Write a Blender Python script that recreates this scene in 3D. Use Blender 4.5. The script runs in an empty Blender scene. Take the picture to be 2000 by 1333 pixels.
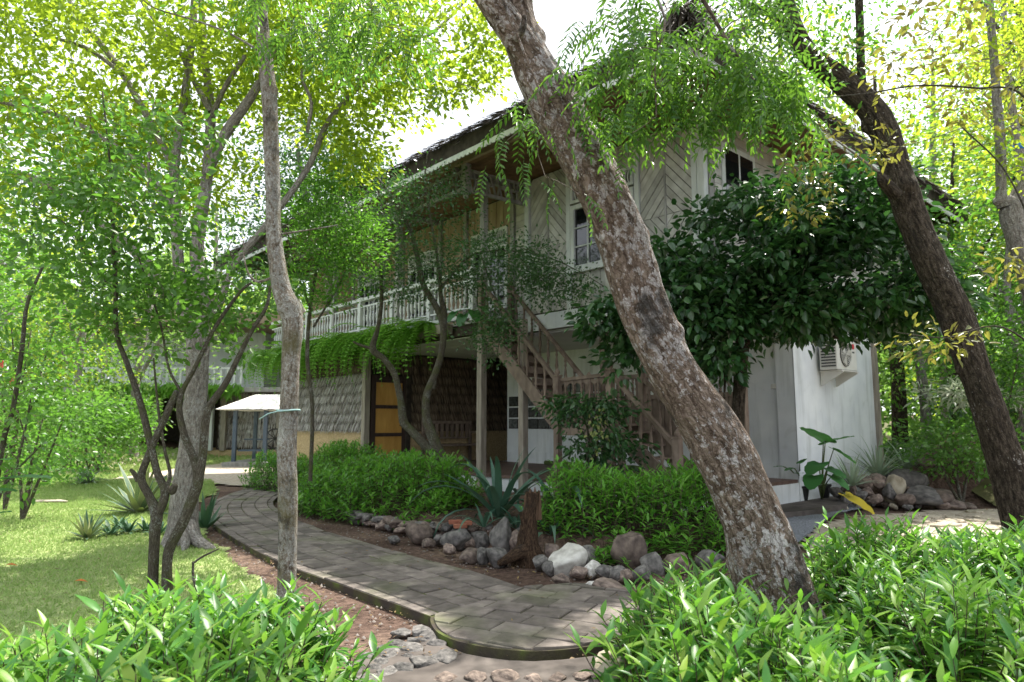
import bpy, bmesh, math, random
import numpy as np
from mathutils import Vector, noise, Matrix
random.seed(7); rng = np.random.default_rng(11)
R = math.radians
S = bpy.context.scene; COL = S.collection
# ------------------------------------------------------------------ camera
CAM_H = 1.5; TILT = 6.9065
cam = bpy.data.objects.new('camera', bpy.data.cameras.new('camera')); COL.objects.link(cam)
cam.location = (0, 0, CAM_H); cam.rotation_euler = (R(90 + TILT), 0, 0)
cam.data.lens = 24; cam.data.sensor_width = 36; cam.data.clip_end = 600; cam.data.clip_start = .05
cam.data.dof.use_dof = True; cam.data.dof.focus_distance = 5.5; cam.data.dof.aperture_fstop = 2.8
S.camera = cam
# ------------------------------------------------------------------ sky and sun
SUN_DIR = Vector((0.30, 0.42, 0.86)).normalized()
W = bpy.data.worlds.new('World'); S.world = W; W.use_nodes = True
nt = W.node_tree; nt.nodes.clear()
out = nt.nodes.new('ShaderNodeOutputWorld'); bg = nt.nodes.new('ShaderNodeBackground')
sky = nt.nodes.new('ShaderNodeTexSky'); sky.sky_type = 'NISHITA'; sky.sun_disc = False
sky.sun_elevation = math.asin(SUN_DIR.z); sky.sun_rotation = math.atan2(SUN_DIR.x, SUN_DIR.y)
sky.dust_density = 4.0; sky.air_density = 1.0; sky.altitude = 50
mx = nt.nodes.new('ShaderNodeMixRGB'); mx.inputs[0].default_value = 0.72
mx.inputs[2].default_value = (8.4, 8.7, 9.2, 1)
nt.links.new(sky.outputs[0], mx.inputs[1]); nt.links.new(mx.outputs[0], bg.inputs[0])
bg.inputs[1].default_value = 0.112; nt.links.new(bg.outputs[0], out.inputs[0])
sun = bpy.data.objects.new('sun', bpy.data.lights.new('sun', 'SUN')); COL.objects.link(sun)
sun.data.energy = 4.9; sun.data.angle = R(0.6); sun.data.color = (1, .95, .86)
sun.rotation_euler = (-SUN_DIR).to_track_quat('-Z', 'Y').to_euler()
S.view_settings.view_transform = 'Standard'; S.view_settings.look = 'None'
S.view_settings.gamma = 1; S.view_settings.use_curve_mapping = False
S.view_settings.exposure = 1.2
S.render.engine = 'CYCLES'
S.cycles.max_bounces = 7; S.cycles.diffuse_bounces = 4; S.cycles.transmission_bounces = 5; S.cycles.glossy_bounces = 3

# ------------------------------------------------------------------ placing helpers
FPX = 1333.3; CT, ST = math.cos(R(TILT)), math.sin(R(TILT))
def ray(px, py):
    x = (px - 1000) / FPX; z = (666.5 - py) / FPX
    return np.array([x, CT - z * ST, ST + z * CT])
def at(px, py, Y):
    r = ray(px, py); t = Y / r[1]; return Vector((r[0] * t, Y, CAM_H + r[2] * t))
def on(px, py, z=0.0):
    r = ray(px, py); t = (z - CAM_H) / r[2]; return Vector((r[0] * t, r[1] * t, z))
OX, OY = 5.175, 12.533
UD = Vector((-.66628, .7457, 0)); VD = Vector((.7457, .66628, 0))
def hw(u, v, z): return Vector((OX, OY, 0)) + UD * u + VD * v + Vector((0, 0, z))   # house frame
def to_uv(x, y): dx, dy = x - OX, y - OY; return dx * UD.x + dy * UD.y, dx * VD.x + dy * VD.y
def sstep(a, b, x): t = np.clip((x - a) / (b - a), 0, 1); return t * t * (3 - 2 * t)
def ground_h(x, y):
    x = np.asarray(x, float); y = np.asarray(y, float)
    u = (x - OX) * UD.x + (y - OY) * UD.y
    d = .45 * (x - 7.0) + .89 * (y - 13.3)
    h = .42 * np.clip(d, 0, 60) * sstep(.2, 1.4, -u) * (1 - sstep(6, 40, d) * .5)
    far = .04 * np.clip(y - 34, 0, 80)
    h = h + .6 * np.clip(-x - 13, 0, 12) * .25 * sstep(6, 14, y)
    return h + far + .018 * np.sin(x * 1.3 + y * .7) * sstep(2, 6, np.abs(y))

# ------------------------------------------------------------------ object helpers
def props(o, label=None, cat=None, group=None, kind=None):
    if label: o['label'] = label
    if cat: o['category'] = cat
    if group: o['group'] = group
    if kind: o['kind'] = kind
    return o
def thing(name, label, cat, loc=(0, 0, 0), group=None):
    o = bpy.data.objects.new(name, None); COL.objects.link(o); o.location = loc
    o.empty_display_size = .1
    return props(o, label, cat, group)
def link(name, me, mat=None, parent=None, kind=None, M=None):
    if mat is not None and not me.materials: me.materials.append(mat)
    o = bpy.data.objects.new(name, me); COL.objects.link(o)
    if M is not None: o.matrix_basis = M
    if parent is not None:
        o.parent = parent
        pl = world_loc(parent)
        o.location = Vector(o.location) - pl
    if kind: o['kind'] = kind
    return o
def world_loc(o):
    v = Vector((0, 0, 0))
    while o is not None:
        v += Vector(o.location); o = o.parent
    return v
def np_mesh(name, V, F, smooth=False, vec=None):
    V = np.ascontiguousarray(V, dtype=np.float32); F = np.ascontiguousarray(F, dtype=np.int32)
    me = bpy.data.meshes.new(name); n, k = F.shape
    me.vertices.add(len(V)); me.vertices.foreach_set('co', V.ravel())
    me.loops.add(n * k); me.loops.foreach_set('vertex_index', F.ravel())
    me.polygons.add(n); me.polygons.foreach_set('loop_start', np.arange(0, n * k, k, dtype=np.int32))
    me.polygons.foreach_set('loop_total', np.full(n, k, dtype=np.int32))
    if smooth: me.polygons.foreach_set('use_smooth', np.ones(n, dtype=bool))
    if vec is not None:
        a = me.attributes.new('bark', 'FLOAT_VECTOR', 'POINT'); a.data.foreach_set('vector', np.asarray(vec, dtype=np.float32).ravel())
    me.update(calc_edges=True)
    return me
class MB:
    def __init__(s): s.v = []; s.f = []
    def poly_prism(s, pts, off):      # pts: list of Vector (planar), off: Vector extrusion
        n = len(pts); b = len(s.v); s.v += [tuple(p) for p in pts] + [tuple(p + off) for p in pts]
        s.f.append(tuple(b + i for i in range(n))[::-1]); s.f.append(tuple(b + n + i for i in range(n)))
        for i in range(n): j = (i + 1) % n; s.f.append((b + i, b + j, b + n + j, b + n + i))
    def box(s, o, a, b, c):           # corner o, edge vectors
        o, a, b, c = map(Vector, (o, a, b, c)); s.poly_prism([o, o + a, o + a + b, o + b], c)
    def hbox(s, u0, u1, v0, v1, z0, z1):
        s.poly_prism([hw(u0, v0, z0), hw(u1, v0, z0), hw(u1, v1, z0), hw(u0, v1, z0)], Vector((0, 0, z1 - z0)))
    def bar(s, p, q, w, t, up=Vector((0, 0, 1))):
        p, q = Vector(p), Vector(q); d = (q - p).normalized(); n = d.cross(up)
        if n.length < 1e-4: n = d.cross(VD)
        n.normalize(); m = n.cross(d)
        s.poly_prism([p + n * w / 2 + m * t / 2, p - n * w / 2 + m * t / 2, p - n * w / 2 - m * t / 2, p + n * w / 2 - m * t / 2], q - p)
    def tube(s, pts, rad, k=8):
        b = len(s.v)
        pts = [Vector(p) for p in pts]
        for i, p in enumerate(pts):
            d = (pts[min(i + 1, len(pts) - 1)] - pts[max(i - 1, 0)]).normalized()
            a = d.cross(Vector((0, 0, 1)) if abs(d.z) < .9 else Vector((1, 0, 0))).normalized(); c = d.cross(a)
            r = rad[i] if hasattr(rad, '__len__') else rad
            for j in range(k):
                t = 2 * math.pi * j / k; s.v.append(tuple(p + (a * math.cos(t) + c * math.sin(t)) * r))
        for i in range(len(pts) - 1):
            for j in range(k):
                j2 = (j + 1) % k; s.f.append((b + i * k + j, b + i * k + j2, b + (i + 1) * k + j2, b + (i + 1) * k + j))
        s.f.append(tuple(b + j for j in range(k))[::-1]); s.f.append(tuple(b + (len(pts) - 1) * k + j for j in range(k)))
    def lathe(s, base, prof, k=8):
        s.tube([Vector(base) + Vector((0, 0, z)) for z, r in prof], [r for z, r in prof], k)
    def sheet(s, pts):
        b = len(s.v); s.v += [tuple(p) for p in pts]; s.f.append(tuple(range(b, b + len(pts))))
    def mesh(s, name, smooth=False):
        me = bpy.data.meshes.new(name); me.from_pydata(s.v, [], s.f); me.update()
        if smooth: me.polygons.foreach_set('use_smooth', [True] * len(me.polygons))
        return me
    def put(s, name, mat, parent=None, kind=None, bevel=0, smooth=False):
        o = link(name, s.mesh(name, smooth), mat, parent, kind)
        if parent is not None:
            off = world_loc(parent); o.location = -off
        if bevel:
            m = o.modifiers.new('bevel', 'BEVEL'); m.width = bevel; m.segments = 1; m.limit_method = 'ANGLE'
        return o
def fix_normals(me):
    bm = bmesh.new(); bm.from_mesh(me); bmesh.ops.recalc_face_normals(bm, faces=bm.faces); bm.to_mesh(me); bm.free()

# ------------------------------------------------------------------ materials
MAT = {}
def nodes(name, rough=.8, spec=.3):
    m = bpy.data.materials.new(name); m.use_nodes = True; n = m.node_tree; b = n.nodes['Principled BSDF']
    b.inputs['Roughness'].default_value = rough; b.inputs['Specular IOR Level'].default_value = spec
    MAT[name] = m; return m, n, b
def ramp(n, src, stops):
    r = n.nodes.new('ShaderNodeValToRGB'); e = r.color_ramp.elements
    while len(e) < len(stops): e.new(.5)
    for i, (p, c) in enumerate(stops): e[i].position = p; e[i].color = (*c, 1)
    n.links.new(src, r.inputs[0]); return r.outputs[0]
def tex(n, kind, scale, vec=None, detail=4, **k):
    t = n.nodes.new(kind); t.inputs['Scale'].default_value = scale
    if 'Detail' in t.inputs: t.inputs['Detail'].default_value = detail
    for a, b in k.items(): t.inputs[a].default_value = b
    if vec is not None: n.links.new(vec, t.inputs['Vector'])
    return t
def mapping(n, src, scale=(1, 1, 1), rot=(0, 0, 0)):
    m = n.nodes.new('ShaderNodeMapping'); m.inputs['Scale'].default_value = scale; m.inputs['Rotation'].default_value = rot
    n.links.new(src, m.inputs[0]); return m.outputs[0]
def mixc(n, f, a, b, mode='MIX'):
    m = n.nodes.new('ShaderNodeMixRGB'); m.blend_type = mode
    for s, v in ((0, f), (1, a), (2, b)):
        if hasattr(v, 'is_linked') or hasattr(v, 'links'): n.links.new(v, m.inputs[s])
        else: m.inputs[s].default_value = v if s == 0 else (*v, 1)
    return m.outputs[0]
def bump(n, b, h, strength=.5, dist=.01):
    u = n.nodes.new('ShaderNodeBump'); u.inputs['Strength'].default_value = strength; u.inputs['Distance'].default_value = dist
    n.links.new(h, u.inputs['Height']); n.links.new(u.outputs[0], b.inputs['Normal'])
def coord(n, what='Object'): return n.nodes.new('ShaderNodeTexCoord').outputs[what]
def wpos(n): return n.nodes.new('ShaderNodeNewGeometry').outputs['Position']
def island(n): return n.nodes.new('ShaderNodeNewGeometry').outputs['Random Per Island']
def objrand(n): return n.nodes.new('ShaderNodeObjectInfo').outputs['Random']

def leaf_mat(name, cols, trans, tf=.45, rough=.38, spec=.5, by='island'):
    m, n, b = nodes(name, rough, spec)
    r = island(n) if by == 'island' else objrand(n)
    c = ramp(n, r, [(i / (len(cols) - 1), c) for i, c in enumerate(cols)])
    n.links.new(c, b.inputs['Base Color'])
    t = n.nodes.new('ShaderNodeBsdfTranslucent')
    tc = mixc(n, .5, trans, c, 'MIX'); tc2 = mixc(n, r, trans, tc)
    n.links.new(tc2, t.inputs[0])
    x = n.nodes.new('ShaderNodeMixShader'); x.inputs[0].default_value = tf
    n.links.new(b.outputs[0], x.inputs[1]); n.links.new(t.outputs[0], x.inputs[2])
    n.links.new(x.outputs[0], n.nodes['Material Output'].inputs[0]); return m
leaf_mat('leaf_lime', [(.08, .15, .015), (.13, .23, .02), (.22, .32, .03), (.10, .19, .018)], (.52, .68, .05), .58, .5, .3)
leaf_mat('leaf_mid', [(.03, .09, .015), (.05, .13, .02), (.08, .17, .03), (.04, .11, .02)], (.2, .48, .04), .45, .45, .4)
leaf_mat('leaf_fresh', [(.04, .12, .018), (.07, .17, .025), (.11, .22, .04), (.05, .14, .02)], (.2, .46, .05), .42)
leaf_mat('leaf_dark', [(.016, .055, .02), (.03, .085, .026), (.055, .13, .035), (.022, .07, .024)], (.07, .22, .03), .25, .3, .7)
leaf_mat('leaf_small_dark', [(.025, .07, .02), (.04, .10, .03), (.06, .13, .04)], (.1, .26, .05), .32, .35, .6)
leaf_mat('leaf_hedge', [(.04, .14, .018), (.07, .21, .025), (.12, .30, .04), (.20, .40, .07)], (.24, .56, .05), .4, .42, .4)
leaf_mat('leaf_front', [(.03, .11, .025), (.06, .19, .035), (.12, .30, .04), (.24, .42, .06), (.05, .15, .03), (.06, .16, .03), (.26, .40, .06)], (.24, .55, .05), .36, .38, .4)
leaf_mat('leaf_front_object', [(.04, .14, .03), (.07, .23, .04), (.13, .31, .04), (.28, .46, .07), (.06, .19, .035), (.09, .22, .03), (.34, .46, .07)], (.24, .55, .05), .36, .38, .4, 'obj')
leaf_mat('leaf_neem', [(.025, .085, .018), (.04, .12, .022), (.07, .17, .03), (.12, .22, .035)], (.22, .46, .04), .42, .36, .45)
leaf_mat('leaf_olive', [(.05, .07, .015), (.10, .13, .02), (.16, .16, .03), (.14, .09, .03)], (.36, .36, .06), .45)
leaf_mat('leaf_fern', [(.10, .26, .03), (.15, .34, .04), (.20, .42, .06)], (.34, .66, .08), .45, .5, .3)
leaf_mat('leaf_far', [(.035, .09, .025), (.06, .14, .03), (.10, .20, .045), (.15, .25, .06)], (.32, .55, .10), .5, .6, .25)
leaf_mat('leaf_strap', [(.04, .10, .07), (.06, .13, .09), (.08, .15, .10)], (.08, .18, .08), .15, .4, .4, 'obj')
leaf_mat('leaf_agave_cream', [(.30, .36, .16), (.40, .42, .2)], (.3, .35, .1), .1, .5, .3, 'obj')
leaf_mat('leaf_agave_green', [(.04, .10, .05), (.06, .13, .07)], (.08, .18, .06), .1, .5, .3, 'obj')
leaf_mat('leaf_silver', [(.16, .24, .16), (.26, .34, .24), (.36, .42, .3)], (.2, .3, .16), .15, .55, .3)
leaf_mat('leaf_elephant', [(.04, .15, .05), (.06, .20, .06), (.05, .16, .05)], (.14, .42, .07), .35, .45, .35, 'obj')
leaf_mat('leaf_yellow', [(.55, .42, .03), (.62, .5, .05)], (.6, .5, .05), .3, .5, .3, 'obj')
leaf_mat('leaf_grass', [(.20, .30, .09), (.28, .40, .12), (.34, .46, .17), (.36, .38, .18)], (.35, .5, .15), .35, .7, .15)
leaf_mat('leaf_litter', [(.10, .06, .035), (.17, .11, .065), (.24, .17, .10), (.08, .05, .03), (.30, .22, .09)], (.2, .13, .06), .1, .8, .2)
leaf_mat('leaf_white_edge', [(.10, .2, .06), (.5, .55, .4), (.6, .62, .5)], (.4, .5, .3), .3, .5)

def plain(name, c1, c2, scale=6, rough=.75, spec=.3, bs=.3, bd=.004, stretch=(1, 1, 1), rnd=0, what='Object', detail=5, rot=(0, 0, 0)):
    m, n, b = nodes(name, rough, spec)
    v = mapping(n, coord(n, what), stretch, rot) if what != 'World' else mapping(n, wpos(n), stretch, rot)
    t = tex(n, 'ShaderNodeTexNoise', scale, v, detail)
    c = ramp(n, t.outputs[0], [(.3, c1), (.7, c2)])
    if rnd:
        hs = n.nodes.new('ShaderNodeHueSaturation'); n.links.new(c, hs.inputs['Color'])
        ma = n.nodes.new('ShaderNodeMapRange'); n.links.new(objrand(n), ma.inputs[0]); ma.inputs[3].default_value = 1 - rnd; ma.inputs[4].default_value = 1 + rnd
        n.links.new(ma.outputs[0], hs.inputs['Value']); c = hs.outputs[0]
    n.links.new(c, b.inputs['Base Color'])
    if bs: bump(n, b, t.outputs[0], bs, bd)
    return m
ROT_H = (0, 0, -math.atan2(UD.y, UD.x))
m, n, b = nodes('white_plaster', .85, .2); w = wpos(n)
t1 = tex(n, 'ShaderNodeTexNoise', 1.4, w, 9); t2 = tex(n, 'ShaderNodeTexNoise', 5, mapping(n, w, (1, 1, .12)), 7); t3 = tex(n, 'ShaderNodeTexNoise', 2.2, w, 9, Distortion=1.5)
c = ramp(n, t1.outputs[0], [(.3, (.60, .63, .66)), (.7, (.78, .80, .81))])
c = mixc(n, ramp(n, t2.outputs[0], [(.54, (0, 0, 0)), (.72, (.5, .5, .5))]), c, (.36, .38, .36)); c = mixc(n, ramp(n, t3.outputs[0], [(.60, (0, 0, 0)), (.80, (.3, .3, .3))]), c, (.30, .31, .28))
n.links.new(c, b.inputs['Base Color']); bump(n, b, t1.outputs[0], .25, .006)
plain('ceiling_plaster', (.55, .56, .56), (.65, .65, .64), 2, .9, .1, .1)
plain('weathered_plank', (.36, .345, .325), (.57, .56, .54), 5, .8, .2, .5, .003, (1, 1, 1), .2, 'World', 8)
plain('greywood_trim', (.22, .215, .21), (.42, .41, .40), 8, .8, .2, .4, .003, (1, 1, .25), .1, 'World', 7)
plain('white_trim', (.52, .55, .55), (.70, .72, .72), 7, .7, .3, .2, .003, (1, 1, .3), .06, 'World')
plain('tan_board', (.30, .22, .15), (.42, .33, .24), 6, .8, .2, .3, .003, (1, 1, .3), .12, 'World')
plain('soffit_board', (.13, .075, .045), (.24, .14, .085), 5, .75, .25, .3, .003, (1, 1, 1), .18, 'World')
plain('stair_wood', (.13, .095, .075), (.26, .20, .16), 9, .75, .25, .45, .003, (1, 1, .5), .12, 'World', 7)
plain('post_wood', (.20, .17, .14), (.36, .32, .27), 10, .85, .2, .6, .005, (2, 2, .25), .1, 'World', 8)
plain('dark_wood', (.025, .014, .012), (.06, .035, .028), 10, .55, .4, .3, .002, (1, 1, .2), 0, 'World')
plain('dark_beam', (.03, .024, .02), (.07, .055, .045), 8, .85, .2, .4, .004, (1, 1, 1), .1, 'World')
plain('ply_panel', (.46, .235, .05), (.62, .35, .09), 3, .55, .4, .1, .002, (3, 3, .6), .05, 'World', 8)
plain('ochre_stucco', (.36, .26, .14), (.60, .46, .27), 26, .95, .1, 1, .03, what='World', detail=5)
plain('platform_brown', (.10, .06, .05), (.17, .11, .09), 8, .6, .3, .2, what='World')
plain('concrete', (.065, .055, .05), (.14, .12, .108), 5, .9, .2, .4, .008, what='World', detail=9)
plain('stone_grey', (.045, .043, .042), (.20, .185, .175), 4.5, .85, .25, .6, .02, (1, 1, 1), .35, 'Object', 9)
plain('stone_brown', (.075, .056, .05), (.27, .21, .175), 4.5, .85, .25, .6, .02, (1, 1, 1), .3, 'Object', 9)
plain('stone_pale', (.34, .32, .29), (.66, .64, .6), 4, .85, .25, .7, .02, (1, 1, 1), .1, 'Object', 9)
plain('flagstone', (.24, .20, .14), (.50, .45, .36), 4, .9, .2, .5, .01, (1, 1, 1), .2, 'Object', 9)
plain('brick_red', (.20, .07, .045), (.34, .14, .09), 7, .9, .2, .4, .01, (1, 1, 1), .15)
plain('twig', (.10, .08, .065), (.22, .19, .16), 20, .9, .2, .3, .003, what='World')
plain('twig_pale', (.20, .18, .15), (.38, .35, .30), 20, .9, .2, .3, .003, what='World')
plain('green_stem', (.06, .09, .03), (.12, .16, .05), 20, .7, .3, .2, .003, what='World')
plain('purple_stem', (.05, .03, .03), (.10, .07, .05), 20, .7, .3, .2, .003, what='World')
plain('pot_plastic', (.012, .012, .013), (.025, .025, .026), 9, .45, .4, .1)
plain('ac_white', (.55, .54, .5), (.66, .65, .61), 3, .5, .4, .05)
plain('ac_dark', (.03, .03, .03), (.06, .06, .06), 3, .6, .3, .05)
plain('ac_red', (.5, .02, .04), (.55, .03, .05), 3, .4, .4, 0)
plain('photo_print', (.01, .012, .012), (.14, .15, .15), 14, .35, .5, 0, .001, (1, 1, 1), .4, 'Object', 6)
plain('photo_border', (.02, .02, .02), (.03, .03, .03), 14, .4, .4, 0)
plain('canvas_white', (.8, .78, .7), (.85, .83, .76), 2, .8, .2, .1)
plain('bluegrey_metal', (.06, .09, .13), (.09, .12, .17), 6, .5, .4, .1)
plain('string_teal', (.25, .42, .42), (.4, .55, .52), 20, .7, .2, .2)
plain('sign_plate', (.26, .27, .27), (.40, .41, .41), 14, .8, .2, .3)
plain('sign_ink', (.03, .03, .03), (.05, .05, .05), 14, .8, .2, 0)
plain('orange_litter', (.45, .14, .03), (.55, .22, .06), 8, .7, .2, .2)
plain('hibiscus_red', (.55, .05, .06), (.6, .1, .1), 8, .6, .2, .1)
m, n, b = nodes('window_glass', .04, .8); b.inputs['Base Color'].default_value = (.008, .01, .011, 1)

# thatch: per blade tint
def thatch_mat(name, cols):
    m, n, b = nodes(name, .85, .2); c = ramp(n, island(n), [(i / (len(cols) - 1), c) for i, c in enumerate(cols)])
    n.links.new(c, b.inputs['Base Color']); return m
thatch_mat('thatch_silver', [(.12, .10, .085), (.34, .315, .29), (.52, .50, .48), (.28, .23, .19), (.62, .61, .60)])
thatch_mat('thatch_brown', [(.07, .05, .035), (.17, .125, .085), (.27, .21, .15), (.10, .07, .05)])
thatch_mat('thatch_roof', [(.05, .042, .036), (.12, .10, .085), (.24, .215, .19), (.09, .075, .06)])

# paver
m, n, b = nodes('paver', .8, .3)
w = wpos(n); t1 = tex(n, 'ShaderNodeTexNoise', 9, w, 8); t2 = tex(n, 'ShaderNodeTexNoise', 1.3, w, 6); t3 = tex(n, 'ShaderNodeTexNoise', 60, w, 3)
c = ramp(n, t1.outputs[0], [(.25, (.085, .072, .062)), (.55, (.165, .14, .125)), (.8, (.25, .215, .19))])
c = mixc(n, ramp(n, t2.outputs[0], [(.52, (0, 0, 0)), (.74, (.6, .6, .6))]), c, (.10, .12, .045))
hs = n.nodes.new('ShaderNodeHueSaturation'); n.links.new(c, hs.inputs['Color'])
ma = n.nodes.new('ShaderNodeMapRange'); n.links.new(objrand(n), ma.inputs[0]); ma.inputs[3].default_value = .72; ma.inputs[4].default_value = 1.3
n.links.new(ma.outputs[0], hs.inputs['Value']); n.links.new(hs.outputs[0], b.inputs['Base Color'])
mm = n.nodes.new('ShaderNodeMath'); mm.operation = 'ADD'; n.links.new(t1.outputs[0], mm.inputs[0]); n.links.new(t3.outputs[0], mm.inputs[1]); bump(n, b, mm.outputs[0], .35, .008)
# mossy kerb / grout
m, n, b = nodes('mossy_mortar', .95, .1); w = wpos(n)
t1 = tex(n, 'ShaderNodeTexNoise', 5, w, 8); t2 = tex(n, 'ShaderNodeTexNoise', 40, w, 4)
n.links.new(ramp(n, t1.outputs[0], [(.40, (.06, .05, .042)), (.54, (.075, .07, .04)), (.68, (.10, .13, .035))]), b.inputs['Base Color']); bump(n, b, t2.outputs[0], .6, .01)
# soil
m, n, b = nodes('soil', .95, .1); w = wpos(n)
t1 = tex(n, 'ShaderNodeTexNoise', .8, w, 8); t2 = tex(n, 'ShaderNodeTexNoise', 18, w, 8); t3 = tex(n, 'ShaderNodeTexVoronoi', 30, w)
c = ramp(n, t1.outputs[0], [(.35, (.085, .055, .043)), (.55, (.14, .095, .075)), (.7, (.19, .135, .10))])
c2 = ramp(n, t2.outputs[0], [(.3, (.5, .5, .5)), (.7, (1.4, 1.4, 1.4))]); n.links.new(mixc(n, 1, c, c2, 'MULTIPLY'), b.inputs['Base Color'])
mm = n.nodes.new('ShaderNodeMath'); mm.operation = 'ADD'; n.links.new(t2.outputs[0], mm.inputs[0]); n.links.new(t3.outputs[0], mm.inputs[1]); bump(n, b, mm.outputs[0], .7, .02)
plain('forest_floor', (.06, .055, .03), (.12, .12, .05), 3, .95, .1, .6, .03, what='World', detail=8)
plain('lawn_soil', (.20, .26, .10), (.33, .37, .16), 2.2, .95, .1, .5, .01, what='World', detail=8)
plain('pale_gravel', (.30, .25, .19), (.52, .46, .38), 12, .95, .1, .5, .02, what='World', detail=8)
plain('blue_gravel', (.16, .17, .19), (.34, .36, .40), 45, .95, .1, .8, .02, what='World', detail=4)
plain('pebble', (.10, .085, .075), (.25, .22, .2), 7, .9, .2, .3, .01, what='World')

# bark
def bark_mat(name, cols, lichen, lcol, dark=.0, sc=1.0, rings=0, moss=None, bd=.02, lth=(.67, .71)):
    m, n, b = nodes(name, .9, .2)
    at_ = n.nodes.new('ShaderNodeAttribute'); at_.attribute_name = 'bark'; v0 = at_.outputs['Vector']
    f = tex(n, 'ShaderNodeTexNoise', 30 * sc, mapping(n, v0, (1, 1, .26)), 10, Distortion=.35, Roughness=.62)
    f2 = tex(n, 'ShaderNodeTexVoronoi', 34 * sc, mapping(n, v0, (1, 1, .35)))
    f3 = tex(n, 'ShaderNodeTexNoise', 3.2 * sc, v0, 5)
    c = ramp(n, f.outputs[0], [(.34, cols[0]), (.5, cols[1]), (.66, cols[2])])
    if lichen:
        l1 = tex(n, 'ShaderNodeTexNoise', 24 * sc, mapping(n, v0, (1, 1, .75)), 7, Roughness=.7); l2 = tex(n, 'ShaderNodeTexNoise', 2.3 * sc, v0, 3)
        mu = n.nodes.new('ShaderNodeMath'); mu.operation = 'MULTIPLY_ADD'; n.links.new(l2.outputs[0], mu.inputs[0]); mu.inputs[1].default_value = .45; n.links.new(l1.outputs[0], mu.inputs[2])
        mk = ramp(n, mu.outputs[0], [(lth[0] + .22 - lichen * .2, (0, 0, 0)), (lth[1] + .22 - lichen * .2, (.9, .9, .9))])
        lc = ramp(n, f3.outputs[0], [(.4, lcol), (.6, tuple(x * .75 for x in lcol))]); c = mixc(n, mk, c, lc)
    ck = tex(n, 'ShaderNodeTexVoronoi', 26 * sc, mapping(n, v0, (1, 1, .2)), Randomness=1.0); ck.feature = 'DISTANCE_TO_EDGE'
    dist = n.nodes.new('ShaderNodeMixRGB'); dist.blend_type = 'ADD'; dist.inputs[0].default_value = .11; n.links.new(mapping(n, v0, (1, 1, .2)), dist.inputs[1]); n.links.new(tex(n, 'ShaderNodeTexNoise', 14 * sc, v0, 5).outputs['Color'], dist.inputs[2]); n.links.new(dist.outputs[0], ck.inputs['Vector'])
    c = mixc(n, .62, c, ramp(n, ck.outputs['Distance'], [(.0, (.28, .22, .18)), (.07, (1, 1, 1))]), 'MULTIPLY')
    if moss:
        l3 = tex(n, 'ShaderNodeTexNoise', 2.0 * sc, v0, 6); c = mixc(n, ramp(n, l3.outputs[0], [(.5, (0, 0, 0)), (.66, (.7, .7, .7))]), c, moss)
    if dark:
        d = tex(n, 'ShaderNodeTexNoise', 2.6 * sc, mapping(n, v0, (1, 1, .8)), 6, Roughness=.65)
        c = mixc(n, ramp(n, d.outputs[0], [(.57 , (0, 0, 0)), (.64, (dark,) * 3)]), c, (.03, .027, .024))
    n.links.new(c, b.inputs['Base Color'])
    mm = n.nodes.new('ShaderNodeMath'); mm.operation = 'ADD'; n.links.new(f.outputs[0], mm.inputs[0])
    m2 = n.nodes.new('ShaderNodeMath'); m2.operation = 'MULTIPLY'; m2.inputs[1].default_value = .5; n.links.new(f2.outputs['Distance'], m2.inputs[0]); n.links.new(m2.outputs[0], mm.inputs[1])
    ckr = ramp(n, ck.outputs['Distance'], [(.0, (0, 0, 0)), (.13, (1, 1, 1))]); m4 = n.nodes.new('ShaderNodeMath'); m4.operation = 'MULTIPLY_ADD'; n.links.new(ckr, m4.inputs[0]); m4.inputs[1].default_value = .8; n.links.new(mm.outputs[0], m4.inputs[2])
    h = m4.outputs[0]
    if rings:
        wv = n.nodes.new('ShaderNodeTexWave'); wv.bands_direction = 'Z'; wv.inputs['Scale'].default_value = rings; wv.inputs['Distortion'].default_value = 5; wv.inputs['Detail'].default_value = 4
        n.links.new(v0, wv.inputs[0]); m3 = n.nodes.new('ShaderNodeMath'); m3.operation = 'MULTIPLY_ADD'; n.links.new(wv.outputs[1], m3.inputs[0]); m3.inputs[1].default_value = .1; n.links.new(h, m3.inputs[2]); h = m3.outputs[0]
    bump(n, b, h, .9, bd)
    return m
bark_mat('bark_lichen', [(.07, .048, .036), (.18, .135, .105), (.29, .23, .19)], .72, (.50, .47, .46), .85, 1.0)
bark_mat('bark_dark', [(.02, .016, .012), (.075, .058, .042), (.16, .13, .10)], .15, (.45, .42, .38), .5, 1.2, bd=.03)
bark_mat('bark_pale', [(.12, .095, .07), (.27, .235, .19), (.38, .35, .31)], .85, (.46, .46, .43), .7, 1.6, rings=9, moss=(.12, .11, .04), bd=.012)
bark_mat('bark_grey', [(.14, .125, .11), (.29, .265, .24), (.42, .395, .365)], .6, (.40, .40, .38), .25, 1.3, bd=.012)
bark_mat('bark_stem', [(.06, .05, .038), (.12, .105, .08), (.19, .17, .135)], .45, (.34, .36, .32), .3, 3, moss=(.09, .10, .035), bd=.008)
bark_mat('bark_stump', [(.03, .018, .012), (.10, .06, .038), (.21, .13, .08)], 0, (.4, .4, .4), .5, 2, bd=.03)

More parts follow.
